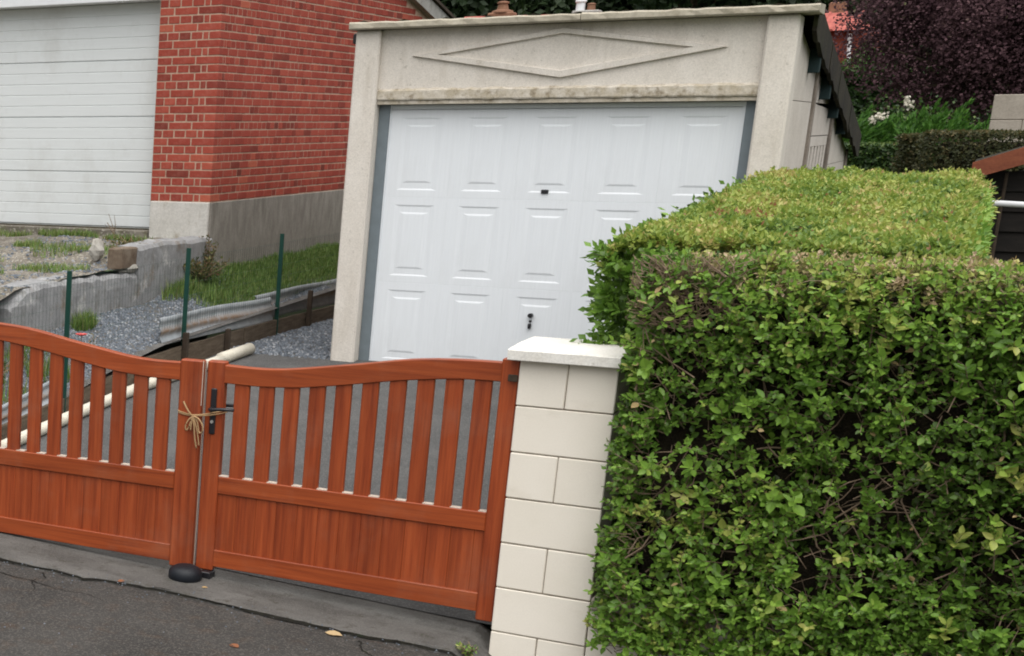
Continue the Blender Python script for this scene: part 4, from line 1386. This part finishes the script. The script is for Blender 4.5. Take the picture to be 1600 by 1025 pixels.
# the 300 leaves that show largest are leaves of their own
score = L * W * (P[:, 1] < HY + .06) * (P[:, 0] < .2) * (P[:, 2] < zr(HT)) * rng.uniform(.7, 1, len(P))
big = np.argsort(-score)[:300]
mask = np.ones(len(P), bool)
mask[big] = False
tag(leaves('foliage', 'privet', P[mask], D[mask], N[mask], L[mask], W[mask], T[mask], LEAF9, ha), kind='stuff')
leaf_cache = {}
hb = parent_origin(ha)
for i in big:
    tq = round(float(np.clip(T[i], 0, 1)) * 12) / 12
    if tq not in leaf_cache:
        me = bpy.data.meshes.new('leaf')
        me.from_pydata([tuple(p) for p in LEAF9[0]], [], LEAF9[1])
        me.attributes.new('tone', 'FLOAT', 'POINT').data.foreach_set('value', [tq] * len(LEAF9[0]))
        me.materials.append(M['privet'])
        leaf_cache[tq] = me
    o = bpy.data.objects.new('leaf', leaf_cache[tq])
    C.objects.link(o)
    o.parent = ha
    d = Vector(D[i]).normalized()
    s_ = d.cross(Vector(N[i])).normalized()
    n_ = s_.cross(d)
    mm = Matrix((s_ * W[i], d * L[i], n_ * L[i])).transposed().to_4x4()
    mm.translation = Vector(P[i]) - hb
    o.matrix_local = mm
# bare branches: upright stems and forked twigs
for _ in range(420):
    x0 = random.uniform(HX0 + .02, HX1); z0 = random.uniform(-2.05, HT - 0.1)
    y0 = HY + random.uniform(.045, .17)
    a = random.choice((-1, 1)) * random.uniform(.2, 1.4)
    ln = random.uniform(.10, .42)
    pts = []
    bx_, bz_ = x0, z0
    for k in range(5):
        pts.append((max(bx_, HX0 + .06), y0 + random.uniform(-.012, .012), zr(min(bz_, HT - .05))))
        a += random.uniform(-.45, .45)
        bx_ += math.sin(a) * ln / 4 + random.uniform(-.012, .012)
        bz_ += math.cos(a) * ln / 4
    r0 = random.uniform(.0016, .004)
    twm.tube(pts, [r0, r0 * .9, r0 * .8, r0 * .65, r0 * .4], 4, caps=False)
for _ in range(240):     # bare tangle at the upper left corner
    x0 = random.uniform(HX0 + .02, HX0 + .34); z0 = HT - random.uniform(.02, .26)
    a = random.uniform(-1.6, 1.6)
    ln = random.uniform(.04, .12)
    pts = [(max(x0 + math.sin(a) * ln * k / 3, HX0) + random.uniform(-.01, .01), HY + .06 - .02 * k / 3 + random.uniform(-.01, .01), zr(min(z0 + math.cos(a) * ln * k / 3, HT + .02))) for k in range(4)]
    twm.tube(pts, [.0026, .0022, .0017, .0009], 4, caps=False)
twm.build('twigs', 'twig', ha)['kind'] = 'stuff'
# dry clipped top
def top_a(ns, mat, nm, mu, Lr):
    x = rng.uniform(HX0 + .04, HX1, ns); y = rng.uniform(HY + .05, HY + .52, ns)
    z = zr(HT) - np.abs(rng.normal(0, .022, ns)) - .10 * np.clip((HY + .19 - y) / .14, 0, 1) ** 2 - .08 * np.clip((HX0 + .16 - x) / .12, 0, 1) ** 2 + .012 * vnoise(np.stack([x * 5, y * 5, x * 0], 1), 4)
    O = np.stack([x, y, z], 1)
    P, D, N, L, W, T = sprigs(ns, O, np.array([[0, -.1, .4]]), (.01, .04), 6, Lr, mu, mat, 'x', ha, LEAF5, None, .1, tone_sd=.28, normal=(0, -.3, 1))
    tag(leaves(nm, mat, P, D, N, L, W, np.clip(T, 0, .97), LEAF5, ha), kind='stuff')
top_a(2300, 'drytop', 'clipped_top', .6, (.014, .030))
top_a(1000, 'topleaf', 'top_shoots', .40, (.018, .036))
# low wall at its foot
lw = thing('low_wall', 'low pale garden wall at the foot of the privet hedge', 'wall', (0.2, 7.1, zr(-2.15)))
x = PX1 + 0.004
k = 0
while x < 1.6:
    MB().box(x, x + 0.395, 7.10, 7.24, zr(-2.3), zr(-1.985), 0.004, .5, .001).build('block', 'block', lw)
    x += 0.4
MB().box(PX1 + 0.006, 1.7, 7.07, 7.27, zr(-1.984), zr(-1.93), 0.006).build('coping', 'greyblock', lw)

# ------------------------------------------------------------------ clipped hedge running back along the drive
hb_ = thing('clipped_hedge', 'broad flat topped yellow green hedge running back beside the white garage door', 'hedge', (-0.65, 10, zr(-2.0)))
BX0, BX1, BY0, BY1 = -1.25, 0.02, 7.40, 12.66
def top_b(y):
    return -0.47 + 0.155 * (y - 7.4) / 5.2
m = MB()
secs = []
for i in range(21):
    y = BY0 + 0.08 + (BY1 - BY0 - 0.16) * i / 20
    t = top_b(y) - 0.09
    q = random.uniform(-.015, .015)
    secs.append([(BX0 + .12 + q, y, zr(-2.1)), (BX0 + .12 + q, y, zr(t - .12)), (BX0 + .22, y, zr(t + q)), (BX1 - .2, y, zr(t + q)), (BX1 - .1 + q, y, zr(t - .1)), (BX1 - .1, y, zr(-2.1))])
m.loft(secs)
m.build('inner_mass', 'core', hb_)
ns = 13000
x = rng.uniform(BX0, BX1, ns); y = BY0 + (BY1 - BY0) * rng.random(ns) ** 1.15
ed = np.maximum(np.clip((BX0 + .16 - x) / .16, 0, 1), np.clip((x - BX1 + .12) / .12, 0, 1))
ed = np.maximum(ed, np.clip((y - BY1 + .2) / .2, 0, 1))
z = top_b(y) - .11 * ed ** 2 - np.abs(rng.normal(0, .02, ns)) + .022 * vnoise(np.stack([x * 5, y * 4, x * 0], 1), 3)
O = np.stack([x, y, zr(z)], 1)
tm = .53 + .22 * vnoise(np.stack([x * 3.5, y * 2.2, x * 0], 1), 8)
P, D, N, L, W, T = sprigs(ns, O, np.array([[0, -.05, .55]]), (.01, .055), 6, (.018, .042), tm, 'topleaf', 'x', hb_, LEAF5, None, .1, normal=(0, -.12, 1), tone_sd=.2, wid=(.5, .7))
T = np.clip(T, 0, .95)
q = rng.random(len(T)); T[q < .012] = 1.0
# reddish patch where the clippers bit in
red = ((P[:, 0] + .93) / .16) ** 2 + ((P[:, 1] - 8.75) / .28) ** 2 < 1
T[red & (rng.random(len(T)) < .3)] = 1.0
bite = (vnoise(np.stack([P[:, 0] * 6, P[:, 1] * 4, P[:, 0] * 0 + 1], 1), 14) > .95) & (rng.random(len(T)) < .75)
P[bite, 2] -= .05
T[bite] = np.clip(T[bite] - .3, 0, 1)
tag(leaves('clipped_top', 'topleaf', P, D, N, L, W, T, LEAF5, hb_), kind='stuff')
ns = 3600
y = rng.uniform(BY0, BY1, ns); z = rng.uniform(-2.0, -.40, ns)
O = np.stack([BX0 + .02 + np.abs(rng.normal(0, .045, ns)) + .03 * vnoise(np.stack([y * 4, z * 5, y * 0], 1), 2), y, zr(np.minimum(z, top_b(y) - .10))], 1)
Q1 = sprigs(ns, O, np.array([[-1, -.3, .2]]), (.03, .12), 7, (.035, .070), .36, 'privet', 'x', hb_, LEAF5, None, normal=(-.5, -.3, .8), wid=(.5, .65))
ns = 2200
y = rng.uniform(BY0, BY1, ns); z = rng.uniform(-1.6, -.40, ns)
O = np.stack([BX1 - .03 - np.abs(rng.normal(0, .03, ns)), y, zr(np.minimum(z, top_b(y) - .05))], 1)
Q2 = sprigs(ns, O, np.array([[1, -.2, .2]]), (.02, .06), 7, (.03, .05), .55, 'privet', 'x', hb_, LEAF5, None, normal=(.5, -.3, .8), wid=(.5, .65))
ns = 900
x = rng.uniform(BX0, BX1, ns); z = rng.uniform(-1.8, -.55, ns)
O = np.stack([x, np.full(ns, BY0 + .03), zr(z)], 1)
Q3 = sprigs(ns, O, np.array([[0, -1, .2]]), (.03, .07), 6, (.03, .055), .4, 'privet', 'x', hb_, LEAF5, None, wid=(.5, .65))
P, D, N, L, W, T = [np.concatenate(q) for q in zip(Q1, Q2, Q3)]
tag(leaves('foliage', 'privet', P, D, N, L, W, np.clip(T, 0, .93), LEAF5, hb_), kind='stuff')

# ------------------------------------------------------------------ garden behind: shed, pole, hedges, wall
sh = thing('garden_shed', 'dark stained garden shed with rust red roof edge behind the hedge', 'shed', (1.2, 14.5, zr(-2.2)))
MB().box(-0.0, 2.6, 14.06, 16.4, zr(-2.3), zr(-0.42)).build('wall', 'shedwall', sh)
z = -2.25
while z < -0.45:
    secs = []
    for x in (-0.008, 2.62):
        secs.append([(x, 14.058, zr(z)), (x, 14.028, zr(z)), (x, 14.046, zr(z + 0.136)), (x, 14.058, zr(z + 0.136))])
    MB().loft([s[::-1] for s in secs]).build('board', 'shedwall', sh)
    z += 0.138
# gable above eaves and rust fascia rising to the right
m = MB()
g = [(-0.0, -0.44), (2.6, -0.44), (1.3, 0.02)]
vs = [(x, y, zr(zz)) for y in (14.05, 16.4) for (x, zz) in g]
m.add(vs, [(0, 1, 2), (5, 4, 3), (0, 3, 4, 1), (1, 4, 5, 2), (2, 5, 3, 0)])
m.build('gable', 'shedwall', sh)
for sgn in (0, 1):
    xa, xb = (-0.10, 1.3) if not sgn else (2.7, 1.3)
    za, zb = -0.375, 0.10
    secs = []
    for y in (13.88, 13.92):
        secs.append([(xa, y, zr(za)), (xb, y, zr(zb + .05)), (xb, y, zr(zb + .20)), (xa, y, zr(za + .115))])
    MB().loft(secs if sgn else [s[::-1] for s in secs]).build('fascia', 'fascia', sh)
    secs = []
    for y in (13.925, 16.6):
        secs.append([(xa, y, zr(za + .06)), (xb, y, zr(zb + .11)), (xb, y, zr(zb + .14)), (xa, y, zr(za + .09))])
    MB().loft(secs).build('roof_slope', 'roofmoss', sh)
MB().box(-0.035, -0.012, 13.95, 14.0, zr(-2.2), zr(-0.40), 0.003).build('corner_trim', 'white', sh)
MB().tube([(0.10, 14.0, zr(-2.2)), (0.10, 14.0, zr(-0.33))], 0.010, 8).build('downpipe', 'stake', sh)
wp = thing('white_rail', 'white horizontal pole in front of the dark shed', 'pole', (0.05, 13.4, zr(-2.2)))
MB().tube([(-0.02, 13.5, zr(-0.515)), (1.3, 13.5, zr(-0.575))], 0.020, 10).build('rail', 'white', wp, True)
MB().tube([(1.3, 13.5, zr(-2.3)), (1.3, 13.5, zr(-0.50))], 0.026, 10).build('upright', 'white', wp, True)

def boxhedge(name, label, x0, x1, y0, y1, z0, ztf, mat, n, s0, s1, tone=.45, sd=.22):
    t = thing(name, label, 'hedge', ((x0 + x1) / 2, (y0 + y1) / 2, zr(z0)))
    zt_ = ztf
    MB().box(x0 + .1, x1 - .1, y0 + .12, y1 - .1, zr(z0 - .2), zr(zt_ - .1), .05).build('inner_mass', 'core', t)
    k = int(n * .55)
    Pf = np.stack([rng.uniform(x0, x1, k), y0 + np.abs(rng.normal(0, .05, k)), zr(rng.uniform(max(z0, zt_ - 1.3), zt_, k))], 1)
    Nf = np.tile([0, -1., .35], (k, 1))
    k2 = int(n * .3)
    Pt = np.stack([rng.uniform(x0, x1, k2), rng.uniform(y0, y1, k2), zr(zt_ - np.abs(rng.normal(0, .02, k2)))], 1)
    Nt_ = np.tile([0, -.2, 1.], (k2, 1))
    k3 = n - k - k2
    Pl = np.stack([np.where(rng.random(k3) < .5, x0, x1) + rng.normal(0, .03, k3), rng.uniform(y0, y1, k3), zr(rng.uniform(max(z0, zt_ - 1.3), zt_, k3))], 1)
    Nl = np.tile([-.5, -.6, .3], (k3, 1))
    P = np.concatenate([Pf, Pt, Pl]); N = np.concatenate([Nf, Nt_, Nl]) + rng.normal(0, .45, (n, 3))
    D = rng.normal(size=(n, 3))
    L = rng.uniform(s0, s1, n)
    T = np.clip(rng.normal(tone, sd, n) + np.concatenate([np.zeros(k), np.full(k2, .25), np.zeros(k3)]), 0, 1)
    tag(leaves('foliage', mat, P, D, N, L, L * .6, T, LEAF5, t), kind='stuff')
    return t
boxhedge('background_hedge', 'dark green square cut hedge directly right of the pale garage', -3.2, -0.82, 24, 24.9, -2.2, -0.25, 'darkhedge', 34000, .035, .06, .5)
boxhedge('background_hedge', 'tall brownish clipped hedge in front of the grey block wall', -0.56, 3.2, 20, 21.0, -2.2, -0.08, 'brownhedge', 60000, .02, .045, .45)
boxhedge('background_hedge', 'narrow brownish hedge end beside the dark green hedge', -0.80, -0.55, 20.7, 21.5, -2.2, -0.12, 'brownhedge', 9000, .02, .045, .5)
bw = thing('block_wall', 'grey block wall rising above the brown hedge at the right edge', 'wall', (1.5, 22.1, zr(-2.2)))
MB().box(-0.06, 2.6, 22.01, 22.2, zr(-2.3), zr(0.30)).build('mortar_core', 'joint', bw)
z = 0.31
k = 0
while z > -1.2:
    x = -0.07 - (0.28 if k % 2 else 0)
    while x < 2.6:
        MB().box(max(x, -0.07), x + 0.555, 22.0, 22.21, zr(z - 0.265), zr(z), 0.006).build('block', 'greyblock', bw)
        x += 0.56
    z -= 0.27
    k += 1
# feathery conifers
for k, (x, y, h, w_, lab) in enumerate(((-1.75, 26, 0.10, .55, 'bright green feathery conifer peeping out beside the garage roof'), (-1.25, 26.3, 0.0, .5, 'bright feathery conifer above the dark green hedge'),
                                    (-0.75, 26, 0.10, .55, 'bright green conifer with spiky top above the narrow hedge end'), (-0.25, 26.4, -0.02, .6, 'bright feathery conifer low behind the brown hedge'), (0.35, 26.2, 0.04, .5, 'feathery conifer left of the grey block wall'))):
    t = thing('conifer_shrub', lab, 'shrub', (x, y, zr(-2.2)), 'conifers behind the hedges')
    MB().tube([(x, y, zr(-2.3)), (x, y, zr(h - .3))], [.06, .02], 6).build('trunk', 'bark', t)
    # plumes: leaning sprays of short scale leaves
    Ps, Ds, Ns = [], [], []
    for q in range(95):
        u = rng.random() ** .6
        a = rng.uniform(0, 6.28)
        rr = w_ * (1 - u * .5) * math.sqrt(rng.random())
        b = np.array([x + rr * math.cos(a), y + rr * math.sin(a) * .8, zr(-1.1 + (h + 0.85) * u)])
        ax = np.array([rng.normal(.45, .4), rng.normal(-.15, .3), 1.0])
        ax /= np.linalg.norm(ax)
        ln = rng.uniform(.22, .5)
        k_ = 80
        t_ = rng.random(k_)
        sd_ = rng.normal(0, 1, (k_, 3)) * (.055 * (1.05 - t_))[:, None]
        Ps.append(b + ax * (t_ * ln)[:, None] + sd_)
        Ds.append(ax + sd_ * 9 + rng.normal(0, .15, (k_, 3)))
        Ns.append(np.tile([0, -.6, .8], (k_, 1)) + rng.normal(0, .4, (k_, 3)))
    P = np.concatenate(Ps); D = np.concatenate(Ds); N = np.concatenate(Ns)
    n = len(P)
    L = rng.uniform(.04, .09, n)
    tag(leaves('crown', 'conifer', P, D, N, L, L * .35, np.clip(rng.normal(.5, .22, n), 0, 1), LEAF5, t), kind='stuff')

def tree(name, label, cat, x, y, z0, crown_c, radii, n, ls, mat, seed, clumps=26, group=None, tone=.45):
    r = np.random.default_rng(seed)
    t = thing(name, label, cat, (x, y, zr(z0)), group)
    m = MB()
    cc = Vector(crown_c)
    m.tube([(x, y, zr(z0)), (x + .1, y, zr(z0) + (zr(cc.z) - zr(z0)) * .5), (cc.x, cc.y, zr(cc.z))], [.06 * radii[0], .045 * radii[0], .02 * radii[0]], 8)
    cl = []
    for k in range(clumps):
        v = r.normal(size=3); v /= np.linalg.norm(v)
        v = v * r.uniform(.35, .92)
        c = np.array([cc.x, cc.y, zr(cc.z)]) + v * np.array(radii)
        cl.append((c, r.uniform(.22, .42)))
        st = Vector((cc.x, cc.y, zr(cc.z - radii[2] * .5)))
        m.tube([st, (st + Vector(c)) / 2 + Vector((0, 0, -.05 * radii[2])), Vector(c)], [.022 * radii[0], .014 * radii[0], .005 * radii[0]], 5)
    m.build('trunk', 'bark', t)
    per = n // clumps
    Ps, Ns, Ts = [], [], []
    for c, s_ in cl:
        v = unit(r.normal(size=(per, 3)))
        rad = (r.random(per) ** .45)[:, None]
        p = c + v * rad * np.array(radii) * s_ * r.uniform(.8, 1.2, 3)
        Ps.append(p); Ns.append(v + np.array([0, -.3, .6])); Ts.append(r.normal(tone, .13, per) + r.normal(0, .12))
    P = np.concatenate(Ps); N = np.concatenate(Ns) + r.normal(0, .5, (len(P), 3))
    L = r.uniform(.6, 1.3, len(P)) * ls
    tag(leaves('crown', mat, P, r.normal(size=(len(P), 3)) + np.array([0, 0, -.3]), N, L, L * .65, np.clip(np.concatenate(Ts), 0, 1), LEAF5, t), kind='stuff')
    return t
tree('plum_tree', 'dark purple leaved tree filling the upper right corner', 'tree', 0.4, 33, -2.2, (-0.25, 33, 1.75), (2.0, 1.8, 1.85), 95000, .055, 'plum', 21, 90)
tree('plum_tree', 'dark purple leaved tree partly cut by the right edge, behind the block wall', 'tree', 3.0, 34, -2.2, (2.6, 34, 1.9), (2.3, 1.8, 2.1), 50000, .065, 'plum', 22, 60)
wl = ['dark wooded tree above the left end of the garage cornice', 'dark tree behind the terracotta chimney', 'dark tree above the middle of the garage cornice', 'dark tree above the right half of the cornice', 'dark tree behind the red roofed house',
      'dark tree rising behind the purple tree', 'dark tree farthest right in the background']
for k, x in enumerate((-19.5, -15.6, -11.8, -8.2, -4.4, -0.2, 5.0)):
    tree('woodland_tree', wl[k], 'tree', x, 60 + (k % 3) * 2.5, -2.2, (x, 60 + (k % 3) * 2.5, 4.6 + .4 * (k % 2)), (3.1, 2.6, 4.2), 15000, .30, 'wood_leaf', 40 + k, 34, 'trees on the skyline')
dl = ['tall dark tree deep in the wood, farthest left', 'tall dark tree deep in the wood behind the chimneys', 'tall dark tree deep in the wood behind the red roofed house', 'tall dark tree deep in the wood behind the purple tree']
for k, x in enumerate((-23, -13.5, -6, 2)):
    tree('woodland_tree', dl[k], 'tree', x, 72, -2.2, (x, 72, 6), (5.6, 3, 7), 14000, .55, 'wood_leaf', 70 + k, 34, 'trees deeper in the wood')
boxhedge('background_hedge', 'dark shrubbery behind the purple tree', -4.6, 6.0, 37.5, 39.0, -2.2, 1.0, 'darkhedge', 26000, .10, .18, .35)
tree('green_shrub', 'small green shrub between the red roofed house and the purple tree', 'shrub', -2.35, 40, -2.2, (-2.45, 40, 1.15), (.42, .4, .5), 5000, .06, 'conifer', 91, 14, None, .35)
ws = thing('flowering_shrub', 'shrub with white blossom under the purple tree', 'shrub', (-1.3, 29.5, zr(-2.2)))
MB().tube([(-1.3, 29.5, zr(-2.3)), (-1.3, 29.5, zr(-.2))], [.05, .02], 6).build('trunk', 'bark', ws)
n = 5000
P = np.array([-1.25, 29.5, zr(-.2)]) + rng.normal(0, 1, (n, 3)) * np.array([.42, .2, .2])
tag(leaves('crown', 'darkhedge', P, rng.normal(size=(n, 3)), rng.normal(size=(n, 3)) + np.array([0, -.5, .8]), rng.uniform(.04, .08, n), rng.uniform(.025, .05, n), rng.uniform(0, 1, n), LEAF5, ws), kind='stuff')
for q, (fx, fz) in enumerate(((-1.42, .12), (-1.50, .08), (-1.34, .08), (-1.56, .02), (-1.12, .34), (-1.08, .29))):
    k_ = 26
    P = np.array([fx, 29.15, zr(fz)]) + rng.normal(0, .028, (k_, 3))
    leaves('blossom', 'blossom', P, rng.normal(size=(k_, 3)), rng.normal(size=(k_, 3)) + np.array([0, -1, .8]), np.full(k_, .045), np.full(k_, .04), rng.uniform(0, 1, k_), LEAF5, ws)
# far houses
hs_ = thing('far_house', 'red roofed brick house glimpsed between the garage roof and purple tree', 'house', (-3.9, 46, zr(-2.2)))
MB().box(-5.6, -2.62, 45.3, 50, zr(-2.3), zr(2.11)).build('wall', 'housebrick', hs_)
vs = [(-5.9, 45.0, zr(2.12)), (-2.75, 45.0, zr(2.12)), (-2.4, 50.3, zr(2.12)), (-5.9, 50.3, zr(2.12)), (-5.2, 46.4, zr(2.60)), (-3.25, 46.2, zr(2.58)), (-3.2, 48, zr(2.60)), (-5.2, 48, zr(2.60))]
rf = MB().add(vs, [(0, 1, 5, 4), (1, 2, 6, 5), (2, 3, 7, 6), (3, 0, 4, 7), (4, 5, 6, 7), (3, 2, 1, 0)]).build('roof', 'redroof', hs_)
m = MB()
for k in range(9):
    x = -5.7 + k * .33
    m.tube([(x, 45.0, zr(2.13)), (x + .18, 46.2, zr(2.585))], .035, 5)
m.build('roof_ridges', 'redroof', rf)
MB().box(-3.62, -3.28, 46.6, 46.95, zr(2.5), zr(2.85), .02).build('chimney', 'terracotta', rf)
MB().tube([(-3.02, 45.2, zr(2.05)), (-2.98, 45.2, zr(1.6)), (-2.92, 45.15, zr(1.2)), (-2.9, 45.15, zr(.6))], .045, 8).build('downpipe', 'white', hs_)
w = MB().box(-3.75, -3.25, 45.26, 45.3, zr(0.9), zr(1.6)).build('window', 'glass', hs_)
MB().box(-3.80, -3.20, 45.22, 45.32, zr(0.84), zr(0.895)).build('sill', 'white', w)
h2 = thing('far_house', 'low red roof with chimney pots just above the garage cornice', 'house', (-8.8, 41, zr(-2.2)))
MB().box(-11.0, -6.4, 40.2, 44, zr(-2.3), zr(1.4)).build('wall', 'housebrick', h2)
vs = [(-11.2, 38.9, zr(1.3)), (-6.2, 38.9, zr(1.3)), (-6.2, 44.4, zr(1.3)), (-11.2, 44.4, zr(1.3)), (-10.6, 41.5, zr(2.56)), (-6.8, 41.5, zr(2.50))]
rf = MB().add(vs, [(0, 1, 5, 4), (1, 2, 5), (2, 3, 4, 5), (3, 0, 4), (3, 2, 1, 0)]).build('roof', 'redroof', h2)
ch = MB().box(-9.73, -9.18, 40.0, 40.4, zr(1.8), zr(2.53), .02).build('chimney', 'terracotta', h2)
MB().lathe(-9.455, 40.2, [(.24, zr(2.53)), (.23, zr(2.57)), (.13, zr(2.60)), (.10, zr(2.72)), (.13, zr(2.735)), (.13, zr(2.77)), (.06, zr(2.79))], 12).build('chimney_pot', 'terracotta', ch)
ch = MB().box(-7.95, -7.4, 40.0, 40.4, zr(1.8), zr(2.50), .02).build('chimney', 'zinc', h2)
MB().lathe(-7.60, 40.2, [(.09, zr(2.50)), (.08, zr(2.62)), (.10, zr(2.64)), (.04, zr(2.66))], 10).build('chimney_pot', 'terracotta', ch)
MB().lathe(-7.82, 40.2, [(.10, zr(2.50)), (.09, zr(2.66)), (.12, zr(2.70)), (.10, zr(2.80)), (.03, zr(2.84))], 10).build('chimney_pot', 'white', ch)

h3 = thing('far_shed', 'small red roof low between the garage roof and purple tree', 'shed', (-2.6, 43, zr(-2.2)))
MB().box(-3.2, -2.28, 43.1, 44.5, zr(-2.3), zr(.68)).build('wall', 'stone', h3)
vs = [(-3.3, 42.9, zr(.66)), (-2.16, 42.9, zr(.66)), (-2.16, 44.7, zr(.66)), (-3.3, 44.7, zr(.66)), (-3.0, 43.8, zr(.86)), (-2.45, 43.8, zr(.86))]
MB().add(vs, [(0, 1, 5, 4), (1, 2, 5), (2, 3, 4, 5), (3, 0, 4), (3, 2, 1, 0)]).build('roof', 'redroof', h3)
# ------------------------------------------------------------------ small litter on the ground
def fallen(lab, x, y, z, ln, ang, tone):
    D = np.array([[math.cos(ang), math.sin(ang), .05]])
    o = leaves('fallen_leaf', 'deadleaf', np.array([[x, y, zr(z)]]), D, np.array([[.1, -.2, 1.]]), np.array([ln]), np.array([ln * .6]), np.array([tone]), LEAF9)
    return tag(o, lab, 'leaf')
fallen('pale dead leaf lying on the crack below the right gate leaf', -2.05, 6.70, -2.174, .075, .1, .45)
fallen('reddish dead leaf on the asphalt at the bottom edge', -2.27, 6.25, -2.168, .06, 2.6, 1.0)
fallen('small pale leaf on the concrete beside the gate stop', -2.72, 6.94, -2.144, .03, .6, .2)
fallen('small dark red leaf on the crack left of the gate stop', -3.07, 6.76, -2.134, .045, 1.0, 1.0)

# grit swept along the joint and over the asphalt, hairline cracks
n = 500
x = rng.uniform(-5, -1.5, n)
ey = np.interp(x, [p[0] for p in edge], [p[1] for p in edge])
y = np.where(rng.random(n) < .5, ey + rng.normal(0.01, .05, n), rng.uniform(5.3, 7.05, n))
P = np.stack([x, y, np.array([gz(a) for a in x]) + np.where(y > ey, .004, -.001)], 1)
a = rng.uniform(0, 6.28, n)
L = rng.uniform(.003, .010, n)
tag(leaves('grit', 'gravel', P, np.stack([np.cos(a), np.sin(a), a * 0], 1), np.tile([0, 0, 1.], (n, 1)) + rng.normal(0, .1, (n, 3)), L, L * .8, rng.uniform(.1, .75, n), STONE), 'fine grit along the pavement joint', 'grit', kind='stuff')
m = MB()
for pts in ([(-3.42, 6.66), (-3.36, 6.58), (-3.40, 6.50), (-3.33, 6.41), (-3.30, 6.30)], [(-3.62, 6.52), (-3.50, 6.50), (-3.40, 6.50), (-3.25, 6.46), (-3.10, 6.49), (-2.95, 6.44)], [(-1.9, 6.70), (-1.86, 6.6), (-1.78, 6.52), (-1.75, 6.4)]):
    vs, fs, px = [], [], []
    for (xa, ya), (xb, yb) in zip(pts[:-1], pts[1:]):
        for q in range(6):
            px.append((xa + (xb - xa) * q / 6 + random.uniform(-.006, .006), ya + (yb - ya) * q / 6 + random.uniform(-.006, .006)))
    for q, (xa, ya) in enumerate(px):
        w_ = random.uniform(.0015, .005) * (1 - q / len(px) * .7)
        vs += [(xa - w_, ya - w_, gz(xa) + .003), (xa + w_, ya + w_, gz(xa) + .003)]
    for q in range(len(px) - 1):
        fs.append((q * 2, q * 2 + 1, q * 2 + 3, q * 2 + 2))
    m.add(vs, fs)
tag(m.build('pavement_cracks', 'jointdirt'), kind='structure')
